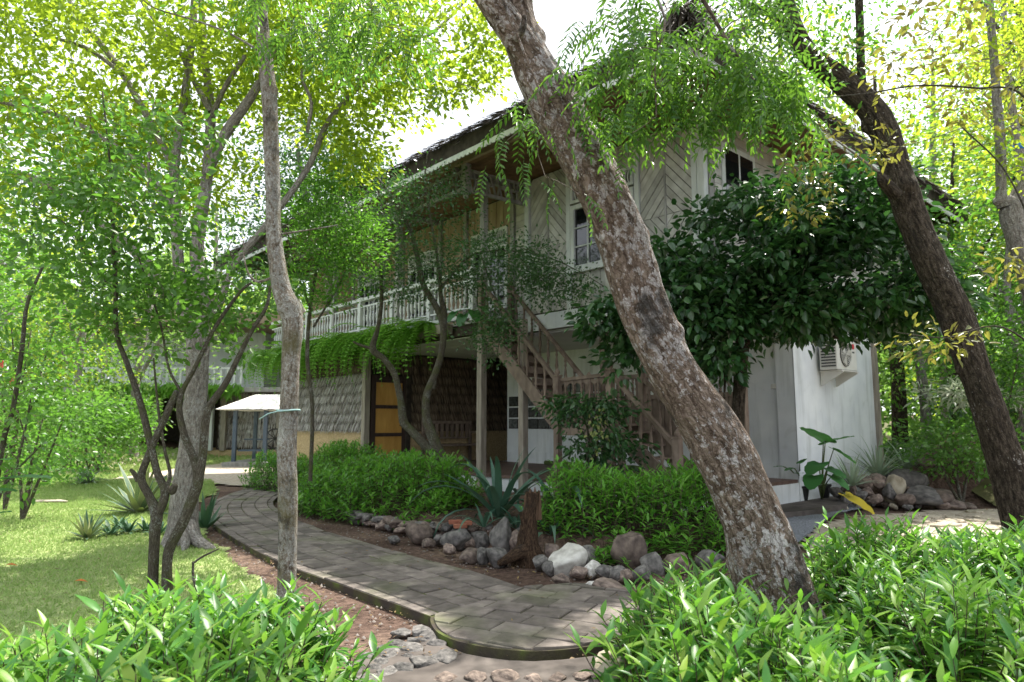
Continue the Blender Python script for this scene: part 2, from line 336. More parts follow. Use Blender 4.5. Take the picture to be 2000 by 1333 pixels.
# ------------------------------------------------------------------ vegetation geometry
def unit(a): return a / np.maximum(np.linalg.norm(a, axis=-1, keepdims=True), 1e-9)
def rand_dir(n): return unit(rng.normal(size=(n, 3)))
def leaf_geo(P, D, N, L, Wd, kind='quad'):
    P, D = np.asarray(P, float), unit(np.asarray(D, float)); N = np.asarray(N, float)
    N = unit(N - D * (N * D).sum(1, keepdims=True)); Sd = np.cross(D, N); L = np.asarray(L)[:, None]; Wd = np.asarray(Wd)[:, None]; n = len(P)
    if kind == 'quad':
        V = np.stack([P, P + D * L * .45 + Sd * Wd / 2 + N * Wd * .15, P + D * L, P + D * L * .45 - Sd * Wd / 2 + N * Wd * .15], 1)
        F = (np.arange(n) * 4)[:, None] + np.array([0, 1, 2, 3]); F = np.concatenate([F[:, [0, 1, 2]], F[:, [0, 2, 3]]])
        return V.reshape(-1, 3), F
    if kind == 'ovate':   # two folded halves, quads
        tip = P + D * L - N * L * .12
        V = np.stack([P, P + D * L * .22 + Sd * Wd * .42 + N * Wd * .14, P + D * L * .6 + Sd * Wd * .42 + N * Wd * .12, tip,
                      P + D * L * .6 - Sd * Wd * .42 + N * Wd * .12, P + D * L * .22 - Sd * Wd * .42 + N * Wd * .14], 1)
        b = (np.arange(n) * 6)[:, None]
        return V.reshape(-1, 3), np.concatenate([b + np.array([0, 1, 2, 3]), b + np.array([0, 3, 4, 5])])
    # lance: midrib of 5 points drooping, both sides
    ts = [0, .18, .42, .7, 1.0]; ws = [.06, .62, 1.0, .66, .02]; cols = []
    for t, w in zip(ts, ws):
        c = P + D * L * t - N * L * (.22 * t * t)
        cols += [c + Sd * Wd * w / 2 + N * Wd * .16 * w, c, c - Sd * Wd * w / 2 + N * Wd * .16 * w]
    V = np.stack(cols, 1); b = (np.arange(n) * 15)[:, None]; F = []
    for i in range(4):
        for j in range(2):
            F.append(b + np.array([i * 3 + j, i * 3 + j + 1, i * 3 + j + 4, i * 3 + j + 3]))
    return V.reshape(-1, 3), np.concatenate(F)
def joinVF(parts):
    V = []; F = []; o = 0
    for v, f in parts: V.append(v); F.append(f + o); o += len(v)
    return np.concatenate(V), np.concatenate(F)

def catmull(pts, sub):
    pts = [np.array(p, float) for p in pts]; P = [2 * pts[0] - pts[1]] + pts + [2 * pts[-1] - pts[-2]]; out = []
    for i in range(1, len(P) - 2):
        for k in range(sub):
            t = k / sub; a, b, c, d = P[i - 1], P[i], P[i + 1], P[i + 2]
            out.append(.5 * ((2 * b) + (-a + c) * t + (2 * a - 5 * b + 4 * c - d) * t * t + (-a + 3 * b - 3 * c + d) * t ** 3))
    out.append(P[-2]); return np.array(out)
def tube_geo(pts, rad, k, bumps=0, seed=0, knots=(), flare=0):
    """pts Nx3, rad N -> V,F,attr ; noise-displaced"""
    pts = np.asarray(pts); rad = np.asarray(rad); n = len(pts); tg = unit(np.gradient(pts, axis=0))
    a = np.cross(tg[0], [0, 0, 1.0] if abs(tg[0][2]) < .9 else [1.0, 0, 0]); a = a / np.linalg.norm(a); V = []; A = []; s = 0
    th = np.arange(k) * 2 * math.pi / k
    for i in range(n):
        if i: s += np.linalg.norm(pts[i] - pts[i - 1])
        a = a - tg[i] * (a @ tg[i]); a /= np.linalg.norm(a); c = np.cross(tg[i], a)
        r = np.full(k, rad[i])
        if bumps:
            for j in range(k):
                q = Vector((math.cos(th[j]) * rad[i] * 6 + seed, math.sin(th[j]) * rad[i] * 6, s * 1.6))
                q2 = Vector((math.cos(th[j]) * rad[i] * 26 + seed, math.sin(th[j]) * rad[i] * 26, s * 7))
                r[j] *= 1 + bumps * noise.noise(q) * 1.3 + bumps * .35 * noise.noise(q2)
        for (ks, kt, kr, kh) in knots:
            r += kh * np.exp(-((s - ks) / kr) ** 2) * np.exp(-((((th - kt + math.pi) % (2 * math.pi)) - math.pi) * rad[i] / kr) ** 2)
        if flare and s < flare * 3:
            r *= 1 + .55 * math.exp(-s / flare) * (1 + .5 * np.sin(th * 3 + seed))
        V.append(pts[i] + np.cos(th)[:, None] * a * r[:, None] + np.sin(th)[:, None] * c * r[:, None])
        A.append(np.stack([np.cos(th) * rad[i] + seed, np.sin(th) * rad[i], np.full(k, s)], 1))
    V = np.concatenate(V); A = np.concatenate(A); i = np.arange(n - 1)[:, None] * k; j = np.arange(k)[None]; j2 = (j + 1) % k
    F = np.stack([(i + j), (i + j2), (i + k + j2), (i + k + j)], -1).reshape(-1, 4)
    # caps (fan to centre via degenerate quads avoided: use last ring shrink)
    return V, F, A
class Tree:
    def __init__(s, name, label, cat, base, group=None, bark='bark_grey', twigmat='twig'):
        s.root = thing(name, label, cat, base, group); s.base = Vector(base); s.bark = bark; s.twigmat = twigmat
        s.nodes = []; s.nr = []; s.limbs = []; s.tw = []
    def limb(s, pts, rad, k=14, sub=6, bumps=.12, part='trunk', knots=(), flare=0, cap=True, seed=None):
        P = catmull(pts, sub); rr = np.interp(np.linspace(0, len(pts) - 1, len(P)), np.arange(len(pts)), rad)
        if cap: # taper off closed end
            d = unit((P[-1] - P[-2])[None])[0]; P = np.vstack([P, P[-1] + d * rr[-1] * .4, P[-1] + d * rr[-1] * .5]); rr = np.append(rr, [rr[-1] * .55, .0008])
        V, F, A = tube_geo(P, rr, k, bumps, random.random() * 20 if seed is None else seed, knots, flare)
        me = np_mesh(part, V - np.array(s.base), F, True, A); me.materials.append(MAT[s.bark])
        o = bpy.data.objects.new(part, me); COL.objects.link(o); o.parent = s.root
        for p, r in zip(P[::3], rr[::3]): s.nodes.append(p); s.nr.append(r)
        return o
    def clusters(s, C, rmax=.02, droop=.1, kk=4):
        """connect cluster centres to skeleton by curved twigs"""
        C = np.asarray(C); N = np.array(s.nodes); nr = list(s.nr)
        d = np.array([np.min(np.linalg.norm(N - c, axis=1)) for c in C]); order = np.argsort(d); N = list(N); parts = []
        nodes_arr = np.array(N); cap = len(N)
        dirs = np.zeros_like(C)
        for idx in order:
            c = C[idx]; dd = np.linalg.norm(nodes_arr - c, axis=1) + np.maximum(0, nodes_arr[:, 2] - c[2]) * .6
            j = int(np.argmin(dd)); p = nodes_arr[j]; L = np.linalg.norm(c - p)
            if L < 1e-3: continue
            m = (p + c) / 2 + rng.normal(size=3) * L * .10 + np.array([0, 0, L * droop]); ns = max(3, min(7, int(L / .12)))
            t = np.linspace(0, 1, ns + 1)[:, None]; pts = (1 - t) ** 2 * p + 2 * t * (1 - t) * m + t * t * c
            r0 = min(nr[j] * .65, .005 + rmax * min(1, L / 1.5)); rad = np.linspace(r0, .0025, ns + 1)
            V, F, A = tube_geo(pts, rad, kk); parts.append((V, F))
            nodes_arr = np.vstack([nodes_arr, pts[1:]]); nr += list(rad[1:]); dirs[idx] = (pts[-1] - pts[-2]) / (np.linalg.norm(pts[-1] - pts[-2]) + 1e-9)
        s.tw += parts; s.nodes = list(nodes_arr); s.nr = nr
        return dirs
    def twigs(s):
        if s.tw:
            V, F = joinVF(s.tw); me = np_mesh('twigs', V - np.array(s.base), F, True); me.materials.append(MAT[s.twigmat])
            o = bpy.data.objects.new('twigs', me); COL.objects.link(o); o.parent = s.root; o['kind'] = 'stuff'
    def leaves(s, C, dirs, n, spread, L, mat, kind='quad', wr=.5, up=.8, part='crown', droop=.15, name=None):
        C = np.repeat(C, n, 0); dirs = np.repeat(dirs, n, 0); q = len(C)
        off = rng.normal(size=(q, 3)) * spread; off[:, 2] *= .55
        P = C + off; D = unit(unit(off) * .9 + dirs * .5 + rand_dir(q) * .6 + np.array([0, 0, -droop])); Nn = rand_dir(q) + np.array([0, 0, up])
        ln = L * rng.uniform(.65, 1.25, q); V, F = leaf_geo(P, D, Nn, ln, ln * wr * rng.uniform(.8, 1.15, q), kind)
        me = np_mesh(part, V - np.array(s.base), F); me.materials.append(MAT[mat])
        o = bpy.data.objects.new(part, me); COL.objects.link(o); o.parent = s.root
        o['kind'] = 'stuff'
        return o
def blob_px(px, py, Y, rx, ry, rY, n, hollow=.3):
    """n points in an ellipsoid centred where the pixel lies at depth Y"""
    c = np.array(at(px, py, Y)); sx = rx * Y / FPX; sz = ry * Y / FPX
    p = rand_dir(n) * (rng.uniform(hollow ** 3, 1, n) ** (1 / 3))[:, None]
    return c + p * np.array([sx, rY, sz])
def blob(c, r, n, hollow=.3):
    p = rand_dir(n) * (rng.uniform(hollow ** 3, 1, n) ** (1 / 3))[:, None]; return np.array(c) + p * np.array(r)
#PART2
# ================================================================== THE GROUND
def grid_sheet(name, xs, ys, mat, dz=0, mask=None, hf=None):
    X, Y = np.meshgrid(xs, ys, indexing='ij'); Z = (ground_h(X, Y) if hf is None else hf(X, Y)) + dz
    V = np.stack([X, Y, Z], -1).reshape(-1, 3); nx, ny = len(xs), len(ys)
    i, j = np.meshgrid(np.arange(nx - 1), np.arange(ny - 1), indexing='ij'); a = (i * ny + j).ravel()
    F = np.stack([a, a + ny, a + ny + 1, a + 1], -1)
    if mask is not None:
        c = V[F].mean(1); F = F[mask(c[:, 0], c[:, 1])]
    me = np_mesh(name, V, F, True); o = link(name, me, MAT[mat]); o['kind'] = 'structure'; return o
xs = np.concatenate([np.linspace(-200, -22, 20), np.linspace(-21, 21, 150), np.linspace(22, 200, 20)])
ys = np.concatenate([np.linspace(-40, 0, 10), np.linspace(.3, 30, 110), np.linspace(31, 60, 30), np.linspace(65, 350, 14)])
grid_sheet('ground', xs, ys, 'soil', -.03)

def inpoly(poly):
    P = np.array([(p[0], p[1]) for p in poly])
    def f(x, y):
        x = np.asarray(x); y = np.asarray(y); r = np.zeros(x.shape, bool); j = len(P) - 1
        for i in range(len(P)):
            c = ((P[i, 1] > y) != (P[j, 1] > y)) & (x < (P[j, 0] - P[i, 0]) * (y - P[i, 1]) / (P[j, 1] - P[i, 1] + 1e-12) + P[i, 0])
            r ^= c; j = i
        return r
    return f
# path outline (ground plan in metres)
PL = [(-.62, 5.40), (-1.35, 6.20), (-2.41, 7.38), (-3.65, 9.1), (-4.75, 10.9), (-5.5, 12.7), (-5.9, 14.6), (-6.0, 16.6)]
PR = [(.10, 6.32), (-.42, 7.02), (-1.42, 8.15), (-2.68, 9.75), (-3.75, 11.45), (-4.45, 13.0), (-4.8, 14.8), (-4.9, 16.7)]
PLc = catmull([(x, y, 0) for x, y in PL], 8)[:, :2]; PRc = catmull([(x, y, 0) for x, y in PR], 8)[:, :2]
path_poly = list(PLc) + list(PRc[::-1])
in_path = inpoly(path_poly)
lawn_poly = [(-2.9, 4.0), (-1.75, 5.9), (-2.75, 7.2), (-4.0, 9.2), (-5.1, 11.0), (-5.9, 12.8), (-6.5, 15.3), (-8, 18.5), (-12, 20.5), (-22, 22), (-22, 2), (-4, 2)]
bed_poly = [(-6.4, 19.5), (-4.7, 16.5), (-4.2, 14.6), (-3.45, 12.8), (-2.35, 11.0), (-1.46, 9.75), (-.6, 8.9), (.05, 8.25), (.62, 7.75), (1.25, 7.6), (2.3, 8.0), (3.2, 8.7), (3.9, 9.6),
            tuple(hw(.05, -3.3, 0))[:2], tuple(hw(8, -3.3, 0))[:2], tuple(hw(9.2, -3.4, 0))[:2], tuple(hw(13.4, -3.4, 0))[:2], tuple(hw(17, -1.6, 0))[:2]]
in_bed = inpoly(bed_poly); in_lawn = inpoly(lawn_poly)
def edge_dist(poly, X, Y):
    P = np.array([(p[0], p[1]) for p in poly]); d = np.full(X.shape, 9.0)
    for i in range(len(P)):
        a = P[i]; b = P[(i + 1) % len(P)]; ab = b - a; t = np.clip(((X - a[0]) * ab[0] + (Y - a[1]) * ab[1]) / (ab @ ab), 0, 1)
        d = np.minimum(d, np.hypot(X - a[0] - t * ab[0], Y - a[1] - t * ab[1]))
    return d
def bed_h(X, Y): return np.where(in_bed(X, Y), .24 * sstep(0, .35, edge_dist(bed_poly, X, Y)), -.06)
gx = np.arange(-8, 6, .11); gy = np.arange(7.2, 21, .11)
grid_sheet('planting_bed', gx, gy, 'soil', .01, lambda x, y: inpoly(bed_poly)(x, y), bed_h)
def terrain(x, y):
    x = np.asarray(x, float); y = np.asarray(y, float)
    return np.where(in_bed(x, y), .25 * sstep(0, .35, edge_dist(bed_poly, x, y)), ground_h(x, y))
lawn_h = lambda X, Y: ground_h(X, Y) + .022 * np.sin(X * 2.1 + 1) * np.sin(Y * 1.7)
grid_sheet('lawn', np.concatenate([np.arange(-22, -7, .3), np.arange(-7, -1.5, .05)]), np.concatenate([np.arange(2, 14, .05), np.arange(14, 22, .2)]), 'lawn_soil', .0, lambda x, y: in_lawn(x + .07 * np.sin(y * 5) + .03 * np.sin(y * 17), y + .07 * np.sin(x * 6)), lawn_h)
grid_sheet('forest_floor', np.concatenate([np.linspace(-80, -22, 12), np.arange(-21, 40, .8)]), np.arange(-6, 80, .8), 'forest_floor', .03,
           lambda x, y: ((y > 34) | (x < -18) | ((x > 6.5) & (.45 * (x - 7.0) + .89 * (y - 13.3) > .2) & (to_uv(x, y)[0] < -.3)) | ((x > 5.6) & (y < 5))))
# far forecourt of pale gravel in sun, and its strip of grass
grid_sheet('gravel_yard', np.arange(-16, -3.5, .3), np.arange(15.4, 30.4, .3), 'pale_gravel', .012, inpoly([(-14.5, 19.5), (-6, 16.7), (-4.9, 16.9), (-5, 22), (-8, 30), (-16, 30)]))
# path
PATHT = .058
mbp = MB()
b0 = len(mbp.v)
for i in range(len(PLc)):
    for (p, z) in ((PLc[i], -.05), (PLc[i], PATHT - .012), (PRc[i], PATHT - .012), (PRc[i], -.05)): mbp.v.append((p[0], p[1], z))
for i in range(len(PLc) - 1):
    for k in range(3): a = i * 4 + k; mbp.f.append((a, a + 4, a + 5, a + 1))
# landing: rounded end slab
land = [(-.62, 5.44), (-.60, 5.25), (-.52, 5.0), (-.36, 4.8), (-.12, 4.66), (.14, 4.60), (.42, 4.66), (.66, 4.80), (.90, 5.02), (1.12, 5.30), (1.2, 5.6), (1.12, 6.0), (.9, 6.3), (.55, 6.48), (.10, 6.34)]
landc = catmull([(x, y, 0) for x, y in land], 3)[:, :2]
mbp.poly_prism([Vector((x, y, PATHT - .012)) for x, y in landc], Vector((0, 0, -.13)))
me = mbp.mesh('path'); fix_normals(me)
path = link('path', me, MAT['mossy_mortar']); path['kind'] = 'structure'

def clip_poly(P, Q):
    """clip polygon P (ccw list of (x,y)) by convex ccw polygon Q"""
    out = list(P)
    for i in range(len(Q)):
        a, b_ = Q[i], Q[(i + 1) % len(Q)]; inp = out; out = []
        ins = lambda p: (b_[0] - a[0]) * (p[1] - a[1]) - (b_[1] - a[1]) * (p[0] - a[0]) >= 0
        for k in range(len(inp)):
            p, q = inp[k - 1], inp[k]
            if ins(p) != ins(q):
                d1 = (b_[0] - a[0]) * (p[1] - a[1]) - (b_[1] - a[1]) * (p[0] - a[0]); d2 = (b_[0] - a[0]) * (q[1] - a[1]) - (b_[1] - a[1]) * (q[0] - a[0])
                t = d1 / (d1 - d2); out.append((p[0] + (q[0] - p[0]) * t, p[1] + (q[1] - p[1]) * t))
            if ins(q): out.append(q)
        if not out: return []
    return out
def paver(pts, top, th=.05, name='paver'):
    cx = sum(p[0] for p in pts) / len(pts); cy = sum(p[1] for p in pts) / len(pts); n_ = len(pts)
    zz = top + random.uniform(-.007, .006); tx, ty = random.uniform(-.025, .025), random.uniform(-.025, .025)
    V = []
    for (s, z) in ((1, -th), (1, -.007), (.955, 0)):
        for p in pts: V.append(((p[0] - cx) * s, (p[1] - cy) * s, z + (p[0] - cx) * tx + (p[1] - cy) * ty))
    F = [tuple(range(2 * n_, 3 * n_))]
    for l in (0, 1):
        for i in range(n_): j = (i + 1) % n_; F.append((l * n_ + i, l * n_ + j, (l + 1) * n_ + j, (l + 1) * n_ + i))
    me = bpy.data.meshes.new(name); me.from_pydata(V, [], F); me.materials.append(MAT['paver']); fix_normals(me)
    o = bpy.data.objects.new(name, me); COL.objects.link(o); o.location = (cx, cy, zz); o.parent = path
# pavers along the path, four to a row inside a kerb strip
L_len = np.cumsum([0] + [np.linalg.norm((PLc[i] + PRc[i]) / 2 - (PLc[i - 1] + PRc[i - 1]) / 2) for i in range(1, len(PLc))])
def pth(s, w):
    l = np.array([np.interp(s, L_len, PLc[:, k]) for k in (0, 1)]); r = np.array([np.interp(s, L_len, PRc[:, k]) for k in (0, 1)]); return tuple(l + (r - l) * w)
s = .0; row = 0; g = .006
cuts = [.0, .095, .30, .505, .71, .905, 1.0]
while s < L_len[-1] - .3:
    ds = .265
    for k in range(6):
        if k in (0, 5):
            if row % 2: continue
            e = min(s + 2 * ds, L_len[-1])
        else: e = s + ds
        o_ = (.09 if k % 2 else 0) if 0 < k < 5 else 0
        w0, w1 = cuts[k] + g, cuts[k + 1] - g
        a = max(0, s + g - o_); e2 = e - g - o_
        q = [pth(a, w0), pth(a, w1), pth(e2, w1), pth(e2, w0)]
        paver(q, PATHT - (.004 if k in (0, 5) else 0))
    s += ds; row += 1
# landing pavers: square grid turned with the slab, cut by the rim
cenL = np.mean(landc, 0); inner = [tuple(cenL + (np.array(p) - cenL) * .97) for p in landc]
hull = inner
ang = R(-27); ca, sa = math.cos(ang), math.sin(ang)
for i in range(-6, 7):
    for j in range(-6, 7):
        w_, h_ = .33, .25; x0 = i * w_ + (.12 if j % 2 else 0); y0 = j * h_
        q = [(x0 + g, y0 + g), (x0 + w_ - g, y0 + g), (x0 + w_ - g, y0 + h_ - g), (x0 + g, y0 + h_ - g)]
        q = [(cenL[0] + ca * x - sa * y, cenL[1] + sa * x + ca * y) for x, y in q]
        c = clip_poly(q, hull)
        if len(c) >= 3:
            ar = abs(sum(c[k - 1][0] * c[k][1] - c[k][0] * c[k - 1][1] for k in range(len(c)))) / 2
            if ar > .004 : paver(c, PATHT + .0)
# lower smooth concrete tread in front of the landing
mb = MB(); pts = [(-.95, 3.9), (.3, 3.6), (1.6, 3.8), (2.2, 4.4), (1.6, 5.0), (1.15, 5.05), (.7, 4.7), (.14, 4.52), (-.3, 4.66), (-.62, 4.98), (-1.0, 4.6)]
mb.poly_prism([Vector((x, y, .012)) for x, y in catmull([(x, y, 0) for x, y in pts], 3)[:, :2]], Vector((0, 0, -.1)))
me = mb.mesh('concrete_tread'); fix_normals(me); o = link('concrete_tread', me, MAT['concrete']); o['kind'] = 'structure'

# ------------------------------------------------------------------ stones
def stone_mesh(name, seed, rough=.22, flat=1.0, mat='stone_grey'):
    bm = bmesh.new(); bmesh.ops.create_icosphere(bm, subdivisions=3, radius=.5); rs = random.Random(seed * 13 + 5)
    cuts_ = [(Vector((rs.gauss(0, 1), rs.gauss(0, 1), rs.gauss(0, 1))).normalized(), rs.uniform(.30, .43)) for _ in range(9)]
    for v in bm.verts:
        d = v.co.normalized(); k = 1 + rough * noise.noise(d * 1.3 + Vector((seed * 7.3, 0, 0))) * 1.3 + rough * .35 * noise.noise(d * 4 + Vector((0, seed * 3.1, 0))) + rough * .12 * noise.noise(d * 11)
        p = d * .5 * 1.12 * k
        for n__, o__ in cuts_:
            e = p.dot(n__) - o__
            if e > 0: p = p - n__ * e * .88
        v.co = Vector((p.x, p.y, p.z * flat)) * (1 + .03 * noise.noise(d * 9 + Vector((seed, 0, 0))))
    me = bpy.data.meshes.new(name); bm.to_mesh(me); bm.free()
    me.polygons.foreach_set('use_smooth', [True] * len(me.polygons)); me.materials.append(MAT[mat]); return me
STONES = {m: [stone_mesh('stone', i + 10 * q, .3, 1, m) for i in range(5)] for q, m in enumerate(('stone_grey', 'stone_brown', 'stone_pale', 'flagstone'))}
def stone(parent, x, y, z, sx, sy, sz, mat='stone_grey', rz=None, name='stone', tilt=.25):
    o = bpy.data.objects.new(name, random.choice(STONES[mat])); COL.objects.link(o); o.parent = parent
    o.location = Vector((x, y, z)) - world_loc(parent); o.scale = (sx, sy, sz)
    o.rotation_euler = (random.uniform(-tilt, tilt), random.uniform(-tilt, tilt), random.uniform(0, 6.28) if rz is None else rz); return o
# rocks retaining the planting bed: (px, py_centre, width_px, height_px, material)
rk = thing('rock_border', 'row of rounded boulders and cobbles holding up the planting bed beside the paved path', 'rock border', on(1000, 1090))
rocks = [(812, 1044, 50, 32, 'stone_brown'), (889, 1050, 48, 44, 'stone_grey'), (915, 1056, 26, 28, 'stone_brown'), (938, 1050, 32, 36, 'stone_grey'), (978, 1042, 58, 64, 'stone_grey'), (1008, 1055, 30, 40, 'stone_brown'),
         (918, 1080, 36, 26, 'stone_brown'), (944, 1083, 26, 32, 'stone_grey'), (971, 1084, 46, 36, 'stone_grey'), (877, 1072, 28, 20, 'stone_brown'), (1055, 1098, 34, 26, 'stone_grey'), (1077, 1106, 28, 26, 'stone_grey'),
         (1112, 1095, 72, 52, 'stone_pale'), (1148, 1085, 40, 42, 'stone_grey'), (1160, 1112, 34, 26, 'stone_pale'), (1185, 1116, 34, 30, 'stone_grey'), (1208, 1118, 34, 36, 'stone_grey'), (1238, 1075, 62, 66, 'stone_brown'), (1225, 1125, 30, 28, 'stone_brown'),
         (1180, 1090, 30, 24, 'stone_brown'), (1195, 1148, 60, 26, 'stone_brown'), (1165, 1146, 40, 22, 'stone_pale'), (1095, 1133, 32, 20, 'stone_brown'), (1310, 1040, 50, 62, 'stone_grey'), (1362, 1052, 60, 40, 'stone_brown'), (1280, 1100, 60, 40, 'stone_grey'), (1330, 1100, 55, 40, 'stone_brown'),
         (860, 1052, 30, 22, 'stone_grey'), (835, 1060, 24, 18, 'stone_brown'), (768, 1052, 22, 14, 'stone_grey'), (1130, 1118, 30, 22, 'stone_brown'), (1255, 1120, 40, 34, 'stone_grey'), (1005, 1085, 24, 22, 'stone_grey'), (1395, 1090, 50, 36, 'stone_grey'), (1080, 1080, 34, 30, 'stone_brown')]
for (px, py, w_, h_, m_) in rocks:
    p = on(px, py + h_ * .55, 0.0); dep = p.y; sx = w_ * dep / FPX; sz = h_ * dep / FPX
    stone(rk, p.x, p.y + sx * .42, sz * .34 + (.02 if py < 1050 else 0), sx * 1.15, sx * 1.0, sz * 1.15, m_, tilt=.3)
for i in range(130):  # second course sunk behind
    t = random.random(); px = 830 + 560 * t; py = 1030 + 40 * t if t < .8 else 1050
    p = on(px, py, .15); stone(rk, p.x + random.uniform(-.05, .05), p.y + random.uniform(0, .25), .08 + random.random() * .12, *(random.uniform(.06, .2),) * 2, random.uniform(.06, .15), random.choice(['stone_grey', 'stone_brown']))
bk = thing('red_brick', 'broken red bricks lying on top of the boulder border under the big strap leaves', 'brick', on(905, 1022, .2))
for (px, py) in ((892, 1020), (912, 1022), (902, 1028)):
    p = on(px, py + 4, .22); mb = MB(); mb.box((p.x - .09, p.y - .05, p.z), (.16, .03, 0), (-.02, .09, 0), (0, 0, .05)); mb.put('brick', MAT['brick_red'], bk, bevel=.006)
# low kerb of stones on the far side of the path
kb = thing('stone_kerb', 'low kerb of small flat stones curving round the lawn patch left of the clipped hedge', 'stone kerb', on(600, 1010))
kline = catmull([(-.9, 9.3, 0), (-1.6, 9.9, 0), (-2.5, 11.0, 0), (-3.6, 12.8, 0), (-4.3, 14.5, 0), (-4.75, 16.2, 0), (-6.2, 18.5, 0)], 12)
for i, p in enumerate(kline):
    for q in range(2):
        s_ = random.uniform(.13, .24); stone(kb, p[0] + random.uniform(-.07, .07), p[1] + random.uniform(-.1, .1), .04 + .06 * q, s_ * 1.3, s_, s_ * random.uniform(.5, .8), random.choice(['stone_grey', 'stone_brown']))
# cobbled apron
ca_ = thing('cobble_apron', 'cobbles set in mud at the left foot of the rounded brick landing', 'cobbles', on(800, 1270))
for (px, py, w_, h_) in [(690, 808 + 450, 0, 0)][:0] + [(786, 1230, 36, 18), (826, 1227, 44, 18), (838, 1238, 40, 20), (775, 1250, 30, 18), (812, 1246, 32, 14), (852, 1250, 38, 22), (806, 1260, 44, 22), (762, 1270, 36, 26), (796, 1275, 22, 14), (826, 1282, 44, 40), (870, 1272, 46, 40), (745, 1285, 32, 20), (785, 1296, 46, 26),
                                   (757, 1304, 34, 28), (722, 1318, 40, 32), (700, 1326, 36, 24), (690, 1300, 34, 26), (730, 1296, 30, 20), (745, 1262, 28, 16), (720, 1275, 34, 20), (1205, 1212, 34, 20), (1206, 1260, 34, 20), (1212, 1280, 40, 24), (1222, 1240, 40, 24), (1170, 1170, 34, 12), (1198, 1178, 34, 14), (1130, 1168, 40, 10), (1215, 1195, 34, 18)]:
    p = on(px, py + h_ * .2, .02); w2 = w_ * p.y / FPX; l2 = h_ * p.y / FPX * 2.0; stone(ca_, p.x, p.y, .005, w2 * 1.15, min(l2, w2 * 1.6), w2 * .55, 'stone_grey', rz=random.uniform(-.3, .3), tilt=.08)
fr_ = thing('front_cobbles', 'row of flat cobbles along the bottom edge in front of the concrete tread', 'cobbles', on(1000, 1325))
for (px, w_) in ((865, 50), (930, 50), (985, 62), (1045, 40), (1090, 40), (1140, 40), (1175, 45)):
    p = on(px, 1322 + random.uniform(-2, 4), .02); w2 = w_ * p.y / FPX; stone(fr_, p.x, p.y, .01, w2 * 1.1, w2 * .8, w2 * .4, 'stone_brown', tilt=.08)
rock = thing('rough_rock', 'big rough tan rock at the bottom between the tread and the right hand hedge', 'rock', on(1205, 1325))
p = on(1200, 1338, 0); stone(rock, p.x, p.y + .05, .06, .27, .24, .2, 'flagstone')
# rock pile right of the pots
rp = thing('rock_pile', 'heap of dark brown river boulders beside the pots and the white wall', 'rock pile', on(1740, 980))
for (px, py, w_, h_, z0) in [(1660, 958, 34, 26, 0), (1690, 942, 30, 28, 0), (1715, 940, 34, 34, .1), (1745, 955, 34, 56, 0), (1765, 938, 60, 46, .1), (1790, 935, 44, 34, .12), (1735, 960, 30, 30, 0), (1770, 978, 34, 22, 0), (1800, 968, 60, 34, 0), (1828, 970, 54, 38, 0), (1710, 975, 26, 18, 0), (1680, 970, 26, 20, 0),
                          (1810, 905, 34, 22, .25), (1860, 988, 40, 20, 0), (1840, 985, 30, 18, 0), (1780, 955, 30, 22, 0), (1650, 975, 24, 16, 0), (1693, 962, 22, 18, 0), (1890, 990, 30, 14, 0), (1632, 960, 24, 20, 0)]:
    p = at(px, py, 12.35 + (985 - py) * .011); sx = w_ * p.y / FPX * 1.1; sz = h_ * p.y / FPX * 1.1
    stone(rp, p.x, p.y, max(p.z, sz * .3), sx * 1.02, sx * .85, sz * 1.0, 'flagstone' if px == 1745 else random.choice(['stone_brown', 'stone_brown', 'stone_grey']), tilt=.15)
grid_sheet('raised_bed', np.arange(5.4, 10.2, .1), np.arange(12.6, 15.6, .1), 'soil', .0, inpoly([(6.1, 12.85), (8.6, 12.95), (9.8, 13.7), (9.9, 15.4), (8.4, 15.4)]), lambda X, Y: ground_h(X, Y) + .42 * sstep(0, .45, edge_dist([(6.1, 12.85), (8.6, 12.95), (9.8, 13.7), (9.9, 15.4), (8.4, 15.4)], X, Y)))
for i in range(26):
    px = random.uniform(1630, 1850); p = on(px, random.uniform(975, 998), 0); s_ = random.uniform(.07, .16); stone(rp, p.x, p.y, s_ * .3, s_ * 1.3, s_, s_, random.choice(['stone_brown', 'stone_grey', 'flagstone']))
# flagstone terrace
terr = grid_sheet('stone_terrace', np.arange(3.2, 13, .2), np.arange(6.5, 12.6, .2), 'pale_gravel', .0, inpoly([(3.6, 8.6), (4.4, 10.2), (5.4, 11.3), (7.2, 12.2), (12, 12.4), (12.5, 8), (7, 6.6)]))
cells = []
for _ in range(1200):
    x, y = random.uniform(3.6, 12), random.uniform(6.8, 12.2)
    if inpoly([(3.8, 8.7), (4.6, 10.1), (5.6, 11.1), (7.3, 11.9), (11.8, 12.1), (12.2, 8.2), (7, 6.9)])(np.array([x]), np.array([y]))[0] and all((x - a) ** 2 + (y - b_) ** 2 > .3 ** 2 for a, b_ in cells): cells.append((x, y))
FL = []
for k in range(6):
    n_ = random.randint(6, 8); a0 = random.random(); pts = [(math.cos(a0 + 6.283 * i / n_) * random.uniform(.8, 1.15), math.sin(a0 + 6.283 * i / n_) * random.uniform(.8, 1.15)) for i in range(n_)]
    V = [(x, y, -.5) for x, y in pts] + [(x, y, .35) for x, y in pts] + [(x * .9, y * .9, .5) for x, y in pts]
    F = [tuple(range(2 * n_, 3 * n_))] + [(l * n_ + i, l * n_ + (i + 1) % n_, (l + 1) * n_ + (i + 1) % n_, (l + 1) * n_ + i) for l in (0, 1) for i in range(n_)]
    me = bpy.data.meshes.new('flagstone'); me.from_pydata(V, [], F); me.materials.append(MAT['flagstone']); fix_normals(me); FL.append(me)
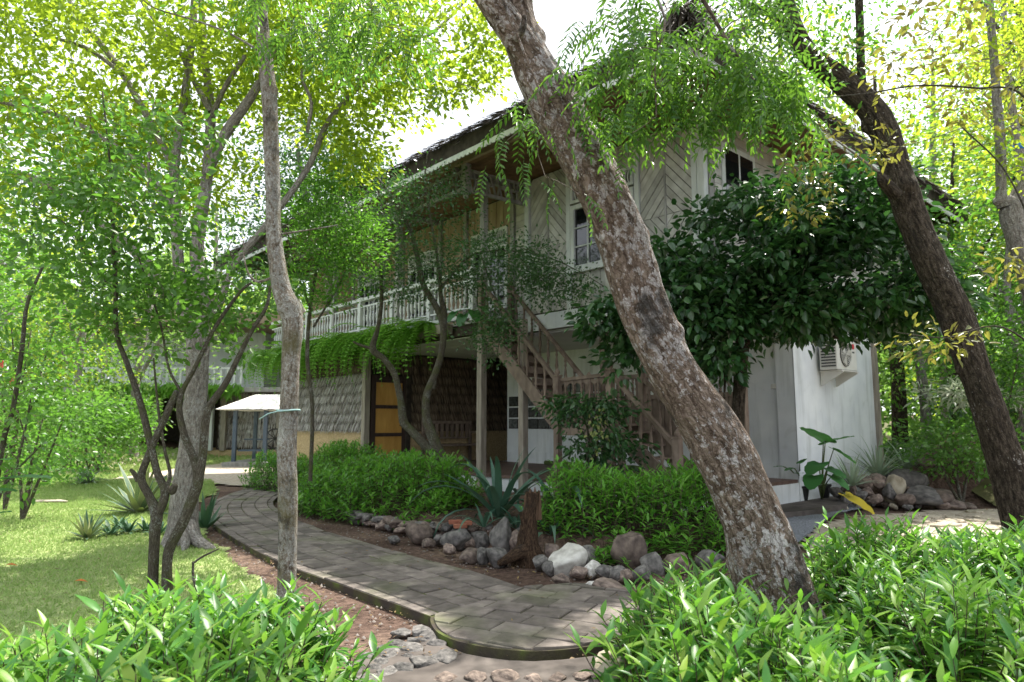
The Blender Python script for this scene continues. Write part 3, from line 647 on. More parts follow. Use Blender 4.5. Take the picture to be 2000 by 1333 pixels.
for (x, y) in cells[:300]:
    o = bpy.data.objects.new('flagstone', random.choice(FL)); COL.objects.link(o); o.parent = terr
    o.location = (x, y, float(ground_h(x, y)) + .01); s_ = random.uniform(.13, .17); o.scale = (s_, s_, .05); o.rotation_euler = (random.uniform(-.04, .04), random.uniform(-.04, .04), random.uniform(0, 6.28))
# slab under the pots, blue gravel strip
mb = MB(); q = [on(1440, 960, .12), on(1650, 968, .12), on(1655, 984, .12), on(1610, 994, .12), on(1530, 1002, .12), on(1440, 1008, .12)]
mb.poly_prism(q, Vector((0, 0, -.3))); me = mb.mesh('pot_slab'); fix_normals(me); o = link('concrete_slab', me, MAT['concrete']); o['kind'] = 'structure'
in_bg = inpoly([on(1430, 1010)[:2], on(1540, 1003)[:2], on(1660, 985)[:2], on(1690, 992)[:2], on(1640, 1005)[:2], on(1600, 1030)[:2], on(1560, 1060)[:2], on(1430, 1070)[:2]])
grid_sheet('gravel_bed', np.arange(2.5, 7, .05), np.arange(8, 13, .05), 'blue_gravel', .02, in_bg, lambda X, Y: ground_h(X, Y) + .015 * np.random.rand(*X.shape))
def scatter(name, n, box, mask, zf, size, mat, flat=.5, thick=True):
    x = rng.uniform(box[0], box[1], n); y = rng.uniform(box[2], box[3], n); k = mask(x, y); x, y = x[k], y[k]; n = len(x); s_ = rng.uniform(.5, 1.3, n) * size
    z = zf(x, y); a = rng.uniform(0, 6.28, n); V = []
    P = np.stack([x, y, z], -1); c, sn = np.cos(a), np.sin(a)
    ax = np.stack([c, sn, rng.uniform(-.3, .3, n)], -1) * s_[:, None]; ay = np.stack([-sn, c, rng.uniform(-.3, .3, n)], -1) * (s_ * rng.uniform(.5, .9, n))[:, None]; up = np.zeros((n, 3)); up[:, 2] = s_ * flat
    V = np.stack([P - ax, P - ay, P + ax, P + ay, P + up], 1).reshape(-1, 3); b = (np.arange(n) * 5)[:, None]
    F = np.concatenate([b + np.array(t) for t in ([0, 1, 4], [1, 2, 4], [2, 3, 4], [3, 0, 4])])
    me = np_mesh(name, V, F, True); o = link(name, me, MAT[mat]); o['kind'] = 'stuff'; return o
scatter('gravel', 9000, (2.5, 7, 8, 13), in_bg, lambda x, y: ground_h(x, y) + .02, .017, 'blue_gravel', .8)['label'] = 'blue grey gravel strip between the slab and the terrace'
ndirt = lambda x, y: ~in_path(x, y) & ~in_lawn(x, y) & ~inpoly([tuple(p) for p in landc])(x, y)
scatter('pebbles', 9000, (-5.5, 2.5, 4.6, 16), lambda x, y: ndirt(x, y) & (rng.random(len(x)) < .35 + .65 * sstep(-.2, .5, np.sin(x * 2 + 1) * np.sin(y * 1.7))), lambda x, y: terrain(x, y) - .015, .016, 'pebble', .8)['label'] = 'small loose pebbles strewn over the bare soil'
# leaf litter
def litter(n, box, mask, zf, size, mat='leaf_litter', lab=''):
    x = rng.uniform(box[0], box[1], n); y = rng.uniform(box[2], box[3], n); k = mask(x, y); x, y = x[k], y[k]; n = len(x)
    P = np.stack([x, y, zf(x, y) + rng.uniform(.004, .02, n)], -1); D = rand_dir(n); D[:, 2] *= .25; N = rand_dir(n) * .35 + np.array([0, 0, 1]); L = rng.uniform(.5, 1.3, n) * size
    V, F = leaf_geo(P, D, N, L, L * .45, 'quad'); me = np_mesh('leaf_litter', V, F); o = link('leaf_litter', me, MAT[mat]); o['kind'] = 'stuff'; o['label'] = lab
litter(14000, (-5.5, 2.5, 4.6, 16), lambda x, y: ndirt(x, y) & (rng.random(len(x)) < .25 + .75 * sstep(-.1, .5, np.sin(x * 1.7 + 2) * np.cos(y * 1.3))), terrain, .035, lab='dry brown fallen leaves and wood chips on the bare soil')
litter(420, (-5.5, 1.3, 4.6, 16), lambda x, y: in_path(x, y) | inpoly([tuple(p) for p in landc])(x, y), lambda x, y: PATHT + .004 + 0 * x, .04, lab='few dry fallen leaves lying on the brick path')
litter(240, (-9, -2, 4.2, 14), lambda x, y: in_lawn(x, y), lambda x, y: lawn_h(x, y) + .02, .05, lab='few dry leaves scattered over the lawn')
litter(9000, (4, 30, 8, 34), lambda x, y: (to_uv(x, y)[0] < -.1) & (.45 * (x - 7.0) + .89 * (y - 13.3) > -.6), ground_h, .09, lab='dry fallen leaves on the wooded bank')
# grass
def grass(name, n, box, mask, zf, h, lab, mat='leaf_grass', near=None):
    x = rng.uniform(box[0], box[1], n); y = box[2] + (box[3] - box[2]) * rng.random(n) ** 1.5; k = mask(x, y); x, y = x[k], y[k]; n = len(x)
    P = np.stack([x, y, zf(x, y) - .004], -1); D = rand_dir(n) * .75 + np.array([0, 0, 1.0]); L = rng.uniform(.5, 1.3, n) * h * (1 + .05 * y); D = unit(D); side = unit(np.cross(D, rand_dir(n))) * (L * .14 * (1 + y * .06))[:, None]
    V = np.stack([P - side, P + side, P + D * L[:, None]], 1).reshape(-1, 3); F = (np.arange(n) * 3)[:, None] + np.array([0, 1, 2])
    me = np_mesh(name, V, F); o = link(name, me, MAT[mat]); o['kind'] = 'stuff'; o['label'] = lab; o['category'] = 'grass'
vis = lambda x, y: (np.abs(x) < y * .80 + .4)
grass('lawn_grass', 330000, (-14, -1.6, 4, 19), lambda x, y: in_lawn(x, y) & vis(x, y), lawn_h, .028, 'short mown lawn grass in patches of sun left of the paved path')
grass('bed_grass', 40000, (-6.3, -2.2, 10.5, 19), lambda x, y: in_bed(x, y) & vis(x, y), lambda x, y: terrain(x, y), .035, 'patch of short grass in front of the clipped hedge beyond the path')
grass('yard_grass', 30000, (-22, -4, 18.5, 31), lambda x, y: ((y > 27.5) | (x < -11)) & vis(x, y), lambda x, y: ground_h(x, y), .06, 'strip of grass before the far thatched pavilion')

# ================================================================== THE HOUSE
H = thing('thatched_house', 'two storey timber house with shaggy thatched hip roof, bleached plank walls and long balcony', 'house', hw(4, 0, 0))
def hp(name, mat, *boxes, parent=H, bevel=0, kind=None):
    mb = MB()
    for b in boxes: mb.hbox(*b)
    o = mb.put(name, MAT[mat], parent, kind, bevel); fix_normals(o.data); return o
ZF = 3.38   # underside of the upper floor
# platform
hp('platform', 'white_plaster', (-.02, 9.18, -3.25, 3.6, -.3, .44))
hp('platform_floor', 'platform_brown', (0, 9.18, -3.29, -.0, .442, .5))
# lower white walls
hp('lower_wall', 'white_plaster', (0, 7.96, 0, .2, .5, 3.36))
hp('skirting', 'white_plaster', (0, 7.9, -.03, -.002, .5, .78))
hp('end_wall', 'white_plaster', (-.0, .2, .202, 3.68, -.3, 3.36))
hp('corner_pilaster', 'white_plaster', (-.03, .32, -.04, -.034, .5, 3.36), (-.034, -.004, -.04, .3, -.3, 3.36))
hp('corner_post', 'post_wood', (-.06, .12, 3.69, 3.87, -.3, 3.36))
hp('ceiling', 'ceiling_plaster', (0.02, 9.1, -2.6, .0, 3.3, 3.36))
hp('back_wall', 'white_plaster', (.25, 14, 3.9, 4.1, -.3, 3.3))
# upper floor slab & beams
hp('floor_beam', 'dark_beam', (-.3, 4.35, -2.66, -2.5, ZF - .02, ZF + .22), (4.36, 15.4, -3.56, -3.40, ZF - .06, ZF + .16))
for k in range(13): hp('joist', 'dark_beam', (4.7 + k * .8, 4.78 + k * .8, -3.39, -2.6, ZF, ZF + .12))
hp('balcony_floor', 'greywood_trim', (4.36, 15.4, -3.6, -2.3, ZF + .165, ZF + .22))
hp('balcony_soffit', 'ceiling_plaster', (4.5, 9.1, -3.38, -2.62, ZF - .08, ZF - .02))
hp('floor_skirt', 'white_plaster', (-.02, 4.3, -2.75, -2.68, ZF - .02, ZF + .30))
hp('upper_core', 'dark_beam', (.06, 15.4, -2.2, 5.9, ZF + .2, 6.58))
# upper facade, plank by plank
VF = -2.70
fac = hp('upper_wall', 'dark_beam', (.04, 4.28, VF + .03, VF + .35, ZF + .3, 6.6))
def rect_clip(poly, u0, u1, z0, z1): return clip_poly(poly, [(u0, z0), (u1, z0), (u1, z1), (u0, z1)])
def chevron(u0, u1, z0, z1, w=.125, z_mid=None):
    um = (u0 + u1) / 2; zm = z_mid if z_mid else (z0 + z1) / 2 - .1
    for (a, b_, za, zb, sg) in ((u0, um, zm, z1, 1), (um, u1, zm, z1, -1), (u0, um, z0, zm, -1), (um, u1, z0, zm, 1)):
        k = -40
        while k < 60:
            c0 = zm - 3 + k * w * 1.5; th = w * 1.5 - .02
            f = lambda u: sg * (u - um) * 1.15
            P = [(a - .2, c0 + f(a - .2)), (b_ + .2, c0 + f(b_ + .2)), (b_ + .2, c0 + th + f(b_ + .2)), (a - .2, c0 + th + f(a - .2))]
            q = rect_clip(P, a + .004, b_ - .004, za + .004, zb - .004); k += 1
            if len(q) < 3: continue
            ar = abs(sum(q[i - 1][0] * q[i][1] - q[i][0] * q[i - 1][1] for i in range(len(q)))) / 2
            if ar < .002: continue
            mb = MB(); mb.poly_prism([hw(u, VF + .028, z) for u, z in q], -VD * random.uniform(.014, .026)); mb.put('plank', MAT['weathered_plank'], fac)
chevron(3.13, 4.17, ZF + .34, 6.58); chevron(.27, 1.33, ZF + .34, 6.58)
for u in (3.65, .80): hp('centre_batten', 'greywood_trim', (u - .018, u + .018, VF - .012, VF + .028, ZF + .34, 6.58))
for b in ((4.18, 4.30, VF - .05, VF + .04, ZF + .3, 6.6), (3.02, 3.12, VF - .03, VF + .03, ZF + .3, 6.6), (1.34, 1.44, VF - .03, VF + .03, ZF + .3, 6.6), (.0, .13, VF - .06, VF + .06, ZF + .3, 6.6), (.15, .25, VF - .04, VF + .03, ZF + .3, 6.6)): hp('corner_board', 'white_trim', b)
# vertical boards round the window
k = 0; u = 1.46
while u < 3.0:
    e = min(u + .115, 3.01)
    for (za, zb) in ((ZF + .34, 4.42), (6.14, 6.58)): mb = MB(); mb.hbox(u + .003, e - .003, VF + .005 - .01 * (k % 2), VF + .028, za, zb); mb.put('plank', MAT['weathered_plank'], fac)
    u += .118; k += 1
def window(name, parent, u0, u1, z0, z1, v, cols=2, rows=4, louvre=None):
    fr = MB()
    for b in ((u0, u0 + .09, v - .03, v + .05, z0, z1), (u1 - .09, u1, v - .03, v + .05, z0, z1), (u0 + .091, u1 - .091, v - .03, v + .05, z0, z0 + .09), (u0 + .091, u1 - .091, v - .03, v + .05, z1 - .09, z1)): fr.hbox(*b)
    fr.hbox(u0 - .06, u1 + .06, v - .09, v - .032, z0 - .06, z0 + .0)
    w_ = fr.put(name, MAT['white_trim'], parent); iu0, iu1, iz0, iz1 = u0 + .092, u1 - .092, z0 + .092, z1 - .092
    mb = MB()
    for c in range(1, cols * 2): uu = iu0 + (iu1 - iu0) * c / (cols * 2); wd = .028 if c == cols else .014; mb.hbox(uu - wd, uu + wd, v - .012, v + .018, iz0, iz1)
    for r_ in range(1, rows): zz = iz0 + (iz1 - iz0) * r_ / rows; mb.hbox(iu0, iu1, v - .009, v + .014, zz - .013, zz + .013)
    mb.put('glazing_bar', MAT['white_trim'], w_)
    for c in range(cols * 2):
        for r_ in range(rows):
            a = iu0 + (iu1 - iu0) * c / (cols * 2); b_ = iu0 + (iu1 - iu0) * (c + 1) / (cols * 2); za = iz0 + (iz1 - iz0) * r_ / rows; zb = iz0 + (iz1 - iz0) * (r_ + 1) / rows
            mb = MB(); mb.hbox(a, b_, v + .02, v + .026, za, zb); mb.put('pane', MAT['window_glass'], w_)
    return w_
window('window', H, 1.46, 3.0, 4.42, 5.72, VF - .01, 2, 3)
def transom(parent, u0, u1, z0, z1, v):
    mb = MB()
    for b in ((u0, u0 + .06, v - .03, v + .03, z0, z1), (u1 - .06, u1, v - .03, v + .03, z0, z1), (u0 + .061, u1 - .061, v - .03, v + .03, z0, z0 + .06), (u0 + .061, u1 - .061, v - .03, v + .03, z1 - .06, z1)): mb.hbox(*b)
    t = mb.put('transom', MAT['white_trim'], parent); mb = MB(); mb.hbox(u0 + .06, u1 - .06, v + .031, v + .04, z0 + .05, z1 - .05); mb.put('vent_gap', MAT['dark_beam'], t)
    u = u0 + .1
    while u < u1 - .09:
        q = [(u + .02 * math.sin(i / 5 * math.pi) * 1.6, z0 + .06 + (z1 - z0 - .12) * i / 5) for i in range(6)]
        mb = MB()
        for i in range(5): mb.bar(hw(q[i][0], v, q[i][1]), hw(q[i + 1][0], v, q[i + 1][1]), .022, .02, VD)
        mb.put('slat', MAT['white_trim'], t); u += .062
transom(H, 1.46, 3.0, 5.76, 6.12, VF - .01)
# right-hand face of the upper storey (u = 0)
ur = hp('side_wall', 'greywood_trim', (-.02, .03, VF + .07, 5.9, ZF - .02, 6.6)); k = 0; z = ZF + .1
while z < 6.5:
    if True:
        mb = MB(); mb.hbox(-.045 - .004 * (k % 2), -.022, VF + .2, 5.8, z + .003, z + .135); mb.put('clapboard', MAT['weathered_plank'], ur)
    z += .14; k += 1
mb = MB(); mb.hbox(-.07, -.05, -2.3, -1.2, 4.9, 6.2); sw = mb.put('side_window', MAT['white_trim'], H)
mb = MB(); mb.hbox(-.078, -.072, -2.2, -1.78, 5.0, 6.1); mb.hbox(-.078, -.072, -1.72, -1.3, 5.0, 6.1); mb.put('pane', MAT['window_glass'], sw)
# veranda wall set back from the facade
VB = -2.32
vw = hp('veranda_wall', 'greywood_trim', (4.31, 15.4, VB + .03, VB + .1, ZF + .22, 6.6)); z = ZF + .24; k = 0
while z < 6.5:
    mb = MB(); mb.hbox(4.33, 5.05, VB - .0, VB + .028, z + .004, z + .14); mb.put('clapboard', MAT['weathered_plank'], vw); z += .145
u = 5.2; k = 0
while u < 15.2:
    inwin = any(a < u + .05 < b_ for a, b_ in ((5.3, 6.6), (8.0, 9.3), (10.7, 12.0)))
    za = 5.95 if inwin else ZF + .24
    mb = MB(); mb.hbox(u + .003, u + .127, VB + .008 * (k % 2), VB + .028, za, 6.58); mb.put('plank', MAT['tan_board'], vw); u += .131; k += 1
for (a, b_) in ((5.3, 6.6), (8.0, 9.3), (10.7, 12.0)): window('veranda_window', H, a, b_, 4.1, 5.55, VB - .01, 2, 3); transom(H, a, b_, 5.6, 5.93, VB - .01)
for u in (5.06, 6.75, 7.8, 9.5, 10.5, 12.2): hp('veranda_post', 'greywood_trim', (u, u + .12, VB - .06, VB + .0, ZF + .22, 6.58))
# balcony posts, one on the outer line every bay
for i, u in enumerate((4.66, 7.9, 11.1, 14.4)):
    hp('balcony_post', 'greywood_trim', (u, u + .12, -3.56, -3.44, ZF + .22, 6.6))
# fretwork frieze under the soffit
def fret(name, p0, p1, zb, zt, n, wd=.05):
    p0, p1 = Vector(p0), Vector(p1); d = (p1 - p0); mb = MB(); up = Vector((0, 0, 1))
    P = lambda t, z: Vector((p0.x + d.x * t, p0.y + d.y * t, z))
    mb.bar(P(0, zb), P(1, zb), wd * 1.3, wd * 1.3); mb.bar(P(0, zt), P(1, zt), wd, wd)
    for i in range(n):
        a, b_ = i / n, (i + 1) / n; c = (a + b_) / 2; w4 = (b_ - a) * .22; zm = (zb + zt) / 2
        for q in ((P(a, zm), P(c - w4, zm + (zt - zb) * .0)), (P(c + w4, zm), P(b_, zm)), (P(c - w4, zm), P(c - w4 * .3, zt)), (P(c - w4, zm), P(c - w4 * .3, zb)), (P(c + w4, zm), P(c + w4 * .3, zt)), (P(c + w4, zm), P(c + w4 * .3, zb)),
                  (P(a, zb), P(a + w4, zm)), (P(b_, zt), P(b_ - w4, zm))):
            mb.bar(q[0], q[1], wd * .6, wd * .7, VD if abs(d.normalized().dot(VD)) < .5 else UD)
    mb.put(name, MAT['greywood_trim'], H, bevel=0)
fret('fretwork', hw(4.3, VF - .05, 0), hw(4.42, -4.2, 0), 6.08, 6.5, 5)
for a in (4.42, 5.9, 7.4, 8.9, 10.4, 11.9, 13.4): fret('fretwork', hw(a + .02, -4.2, 0), hw(a + 1.44, -4.2, 0), 6.12, 6.5, 3)
hp('hanging_post', 'greywood_trim', (4.36, 4.50, -4.27, -4.13, 6.0, 6.62))
for u in (4.66, 7.9, 11.1, 14.4): hp('bracket_beam', 'greywood_trim', (u, u + .1, -4.3, -2.4, 6.5, 6.6))
mb = MB(); mb.lathe(hw(4.43, -4.2, 5.9), [(0, .02), (.03, .055), (.07, .06), (.1, .045)]); mb.put('post_knob', MAT['greywood_trim'], H, smooth=True)
# soffit boards
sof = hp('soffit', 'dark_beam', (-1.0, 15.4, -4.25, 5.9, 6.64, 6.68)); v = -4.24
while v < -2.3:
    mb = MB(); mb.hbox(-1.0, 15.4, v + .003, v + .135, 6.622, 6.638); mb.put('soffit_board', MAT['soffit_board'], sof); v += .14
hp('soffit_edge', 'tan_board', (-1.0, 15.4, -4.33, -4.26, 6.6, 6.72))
v = -2.3
while v < 5.8:
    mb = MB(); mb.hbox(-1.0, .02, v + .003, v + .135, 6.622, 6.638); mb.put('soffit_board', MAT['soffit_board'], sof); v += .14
# roof
EZ = 6.46; eu0, eu1, ev0, ev1 = -1.2, 16.4, -5.0, 7.0; rz = 9.9; ru0, ru1, rv = 2.6, 12.5, 1.0
mb = MB()
def roof_faces(mb, dz):
    A, B, C, D = hw(eu0, ev0, EZ + dz), hw(eu1, ev0, EZ + dz), hw(eu1, ev1, EZ + dz), hw(eu0, ev1, EZ + dz); P, Q = hw(ru0, rv, rz + dz), hw(ru1, rv, rz + dz)
    for f in ((A, B, Q, P), (B, C, Q), (C, D, P, Q), (D, A, P)): mb.sheet(f)
roof_faces(mb, 0.0); roof_faces(mb, .12)
roof = mb.put('roof', MAT['dark_beam'], H)
def blades(name, mat, P, D, Nn, L, Wd, parent):   # narrow hanging blades
    V, F = leaf_geo(P, D, Nn, L, Wd, 'quad'); me = np_mesh(name, V, F); o = link(name, me, MAT[mat], parent); o.location = -world_loc(parent); return o
slope_f = (rz - EZ) / (rv - ev0); dn = np.array(-VD) * 1.0 + np.array([0, 0, -slope_f]); dn /= np.linalg.norm(dn); nrm = np.array([0, 0, 1.0]) + np.array(-VD) * slope_f
slope_s = (rz - EZ) / (ru0 - eu0); dns = np.array(-UD) + np.array([0, 0, -slope_s]); dns /= np.linalg.norm(dns); nrs = np.array([0, 0, 1.0]) + np.array(-UD) * slope_s
for c in range(16):
    t = c / 16 * .95
    n_ = int(2600 * (1 - t * .5)) if c < 3 else 900
    lo, hi = eu0 + (ru0 - eu0) * t, eu1 + (ru1 - eu1) * t; uu = rng.uniform(lo, hi, n_); vv = ev0 + (rv - ev0) * (t + .045) ; zz = EZ + (rz - EZ) * (t + .045) + (.16 if c else .26)
    P = np.array([hw(a, vv, zz) for a in uu]) + rng.normal(size=(n_, 3)) * .025
    blades('thatch_course', 'thatch_roof', P, dn + rand_dir(n_) * .13, nrm + rand_dir(n_) * .3, rng.uniform(.30, .62, n_) * (1.0 if c else 1.1), np.full(n_, .035), roof)
    n2 = n_ // 2 + 200; lo, hi = ev0 + (rv - ev0) * t, ev1 + (rv - ev1) * t; v2 = rng.uniform(lo, hi, n2); u2 = eu0 + (ru0 - eu0) * (t + .045)
    P = np.array([hw(u2, a, zz) for a in v2]) + rng.normal(size=(n2, 3)) * .025
    blades('thatch_course', 'thatch_roof', P, dns + rand_dir(n2) * .13, nrs + rand_dir(n2) * .3, rng.uniform(.30, .62, n2), np.full(n2, .035), roof)
n_ = 2600  # hip tuft with long drooping strands
t = rng.uniform(0, .9, n_) ** 1.3; P = np.array([hw(eu0 + (ru0 - eu0) * a, ev0 + (rv - ev0) * a, EZ + (rz - EZ) * a + .34) for a in t]) + rng.normal(size=(n_, 3)) * .12
blades('hip_tuft', 'thatch_roof', P, (dn + dns) * .5 + rand_dir(n_) * .45, nrm + nrs + rand_dir(n_) * .3, rng.uniform(.4, .85, n_), np.full(n_, .035), roof)
hp('fascia', 'dark_beam', (eu0 + .02, eu1, ev0 - .02, ev0 + .02, EZ - .10, EZ + .20), (eu0 - .02, eu0 + .015, ev0, ev1, EZ - .10, EZ + .20))
mb = MB(); u = eu0   # scalloped pale trim under the fascia
while u < 16.2:
    mb.poly_prism([hw(u, ev0 - .03, EZ - .10), hw(u + .12, ev0 - .03, EZ - .10), hw(u + .12, ev0 - .03, EZ - .17), hw(u + .09, ev0 - .03, EZ - .205), hw(u + .03, ev0 - .03, EZ - .205), hw(u, ev0 - .03, EZ - .17)], VD * .02); u += .121
v = ev0
while v < 6.8:
    mb.poly_prism([hw(eu0 - .03, v, EZ - .10), hw(eu0 - .03, v + .12, EZ - .10), hw(eu0 - .03, v + .12, EZ - .17), hw(eu0 - .03, v + .09, EZ - .205), hw(eu0 - .03, v + .03, EZ - .205), hw(eu0 - .03, v, EZ - .17)], UD * .02); v += .121
mb.put('scalloped_trim', MAT['white_trim'], H)
for k in range(21): u = -.6 + k * .8; mb = MB(); mb.bar(hw(u, -4.95, EZ - .02), hw(u, -2.3, EZ + slope_f * 2.6), .07, .1); mb.put('rafter', MAT['dark_beam'], roof)
# balcony railing
rl = hp('balcony_railing', 'white_trim', (5.0, 15.3, -3.56, -3.46, ZF + .30, ZF + .38), (5.0, 15.3, -3.58, -3.44, ZF + 1.24, ZF + 1.32), (5.0, 15.3, -3.54, -3.48, ZF + 1.08, ZF + 1.12), (5.0, 15.3, -3.54, -3.48, ZF + .50, ZF + .54))
for u in np.arange(5.0, 15.3, 1.55): mb = MB(); mb.hbox(u, u + .1, -3.565, -3.455, ZF + .24, ZF + 1.36); mb.put('railing_post', MAT['white_trim'], rl)
prof = [(0, .03), (.06, .03), (.07, .018), (.12, .016), (.22, .036), (.3, .034), (.38, .02), (.44, .016), (.47, .028), (.54, .028)]
mb = MB(); mb.lathe((0, 0, 0), prof, 6); bal = mb.mesh('baluster', True); bal.materials.append(MAT['white_trim'])
for i, u in enumerate(np.arange(5.17, 15.2, .155)):
    if ((u - 5.0) % 1.55) < .12: continue
    o = bpy.data.objects.new('baluster', bal); COL.objects.link(o); o.parent = rl; o.location = hw(u, -3.51, ZF + .54) - world_loc(rl)
# lower posts
def post(u, v, z0, z1, w=.13, mat='post_wood'): 
    o = hp('post', mat, (u - w / 2, u + w / 2, v - w / 2, v + w / 2, z0, z1), bevel=.01); return o
post(4.78, -3.49, .1, ZF - .06, .15); post(3.57, -3.47, .3, ZF + .1, .14)
o = hp('post_foot', 'stone_grey', (3.44, 3.70, -3.6, -3.34, -.05, .3), bevel=.03)
post(9.26, -3.55, .0, 3.3, .16, 'post_wood'); post(9.22, -2.36, .45, 3.32, .15, 'dark_beam'); post(2.47, -2.42, .5, 3.32, .12, 'stair_wood'); post(13.4, -3.5, 0, 3.35, .15)
# thatch-clad room
tw = hp('thatch_wall', 'dark_beam', (9.30, 13.4, -3.46, -3.36, 1.2, 3.3), (9.24, 9.32, -2.28, 1.3, 1.2, 3.3), (9.24, 9.32, -3.36, -2.28, 2.8, 3.3), (13.3, 13.4, -3.36, 6, 0, 3.3))
hp('stucco_base', 'ochre_stucco', (9.34, 13.4, -3.50, -3.34, -.2, 1.3), (9.20, 9.335, -2.28, 1.3, .4, 1.3))
hp('room_back_wall', 'dark_beam', (7.97, 9.2, 1.3, 1.4, .4, 3.3))
def thatch_rows(f, nrm_, n_rows, z_top, z_bot, length, mat, per=120, skip=None):
    for r_ in range(n_rows):
        zt = z_top - (z_top - z_bot - .28) * r_ / (n_rows - 1); n_ = int(length * per); a = rng.random(n_)
        P = np.array([f(x) for x in a]) + np.array([0, 0, zt]) + rng.normal(size=(n_, 3)) * np.array([.006, .006, .008]); nn = np.array(nrm_)
        P += nn * (.02 + .012 * rng.random(n_))[:, None]
        m_ = mat[min(r_, len(mat) - 1)] if isinstance(mat, list) else mat
        blades('thatch_course', m_, P, np.array([0, 0, -1.0]) + nn * .36 + rand_dir(n_) * .06, nn + rand_dir(n_) * .3, rng.uniform(.27, .33, n_) + .05 * (rng.random(n_) < .12), rng.uniform(.022, .036, n_), tw)
thatch_rows(lambda a: np.array(hw(9.34 + 4.05 * a, -3.47, 0)), -VD, 8, 3.28, 1.28, 4.05, ['thatch_brown', 'thatch_brown', 'thatch_silver'], 170)
thatch_rows(lambda a: np.array(hw(9.23, -2.26 + 3.55 * a, 0)), -UD, 8, 3.28, 1.28, 3.5, 'thatch_brown', 100)
thatch_rows(lambda a: np.array(hw(9.23, -3.36 + 1.08 * a, 0)), -UD, 3, 3.28, 2.74, 1.08, 'thatch_brown', 100)
# door with three plywood panels in a dark frame (faces -u)
df = MB()
for b in ((9.18, 9.28, -3.44, -3.36, .42, 2.72), (9.18, 9.28, -2.46, -2.38, .42, 2.72), (9.18, 9.28, -3.36, -2.46, 2.62, 2.72), (9.18, 9.28, -3.36, -2.46, .42, .50), (9.2, 9.26, -3.36, -3.30, .5, 2.62), (9.2, 9.26, -2.52, -2.46, .5, 2.62), (9.2, 9.26, -3.30, -2.52, 1.18, 1.27), (9.2, 9.26, -3.30, -2.52, 1.88, 1.97), (9.2, 9.26, -3.3, -2.52, .5, .56), (9.2, 9.26, -3.3, -2.52, 2.54, 2.62)): df.hbox(*b)
door = df.put('door', MAT['dark_wood'], H)
for (a, b_) in ((.56, 1.18), (1.27, 1.88), (1.97, 2.54)): mb = MB(); mb.hbox(9.215, 9.245, -3.30, -2.52, a, b_); mb.put('door_panel', MAT['ply_panel'], door)
mb = MB(); mb.tube([hw(9.2, -2.56, 1.45), hw(9.15, -2.56, 1.45), hw(9.15, -2.62, 1.45)], .012, 6); mb.put('door_handle', MAT['ac_dark'], door)
hp('door_step', 'dark_wood', (9.1, 9.3, -3.5, -2.36, .36, .42))

# staircase, two flights and a landing, running down to the right in front of the facade
SV0, SV1 = -3.62, -2.84
st = MB(); sw_ = .055
def stringer(u0, z0, u1, z1, v): st.poly_prism([hw(u0, v, z0), hw(u0, v, z0 - .34), hw(u1, v, z1 - .34), hw(u1, v, z1)], VD * sw_)
for v in (SV0, SV1): stringer(4.62, 3.60, 2.52, 1.62, v); stringer(1.32, 1.62, .02, .62, v)
for b in ((1.32, 2.52, SV0 + .001, SV0 + .05, 1.30, 1.46), (1.32, 2.52, SV1, SV1 + .05, 1.30, 1.46)): st.hbox(*b)
stair = st.put('staircase', MAT['stair_wood'], H); fix_normals(stair.data)
for k in range(8): u = 4.5 - 2.0 * (k + .5) / 8; z = 3.5 - (3.5 - 1.5) * (k + .6) / 8.6; mb = MB(); mb.hbox(u - .02, u + .26, SV0 + .06, SV1 - .005, z, z + .04); mb.put('tread', MAT['stair_wood'], stair, bevel=.006)
for k in range(9): u = 4.5 - 2.0 * (k) / 8 - .02; z = 3.5 - 2.0 * (k) / 8.6 - .2; mb = MB(); mb.hbox(u - .02, u + .0, SV0 + .06, SV1 - .005, z, z + .2); mb.put('riser', MAT['stair_wood'], stair)
for k in range(5): u = 1.22 - 1.15 * (k + .5) / 5; z = 1.5 - 1.0 * (k + .8) / 5; mb = MB(); mb.hbox(u - .06, u + .20, SV0 + .06, SV1 - .005, z, z + .04); mb.put('tread', MAT['stair_wood'], stair, bevel=.006)
for k in range(6): mb = MB(); mb.hbox(1.33 + k * .198, 1.33 + k * .198 + .19, SV0 + .051, SV1 - .001, 1.461, 1.5); mb.put('landing_board', MAT['stair_wood'], stair)
def newel(u, v, z0, z1, w=.11):
    mb = MB(); mb.hbox(u - w / 2, u + w / 2, v - w / 2, v + w / 2, z0, z1); c = hw(u, v, z1)
    a, b_ = UD * w * .62, VD * w * .62
    mb.poly_prism([c - a - b_, c + a - b_, c + a + b_, c - a + b_], Vector((0, 0, .03)))
    mb.lathe(c + Vector((0, 0, .03)), [(0, .03), (.02, .045), (.05, .05), (.09, .03), (.12, .006)]); mb.put('newel', MAT['stair_wood'], stair, bevel=.006)
newel(4.66, SV0 + .02, 3.3, 4.35); newel(2.50, SV0 - .02, .3, 2.32); newel(1.30, SV0 - .02, .42, 2.36); newel(.04, SV0 - .02, .42, 1.28); newel(2.50, SV1 + .03, .5, 2.3); newel(1.30, SV1 + .03, .5, 2.36); newel(.04, SV1 + .03, .5, 1.28); newel(4.66, SV1 + .03, 3.4, 4.35)
prof = [(0, .028), (.08, .028), (.1, .016), (.14, .03), (.17, .018), (.30, .034), (.38, .026), (.50, .016), (.54, .028), (.58, .016), (.62, .026), (.72, .026)]
mb = MB(); mb.lathe((0, 0, 0), prof, 8); bal2 = mb.mesh('stair_baluster', True); bal2.materials.append(MAT['stair_wood'])
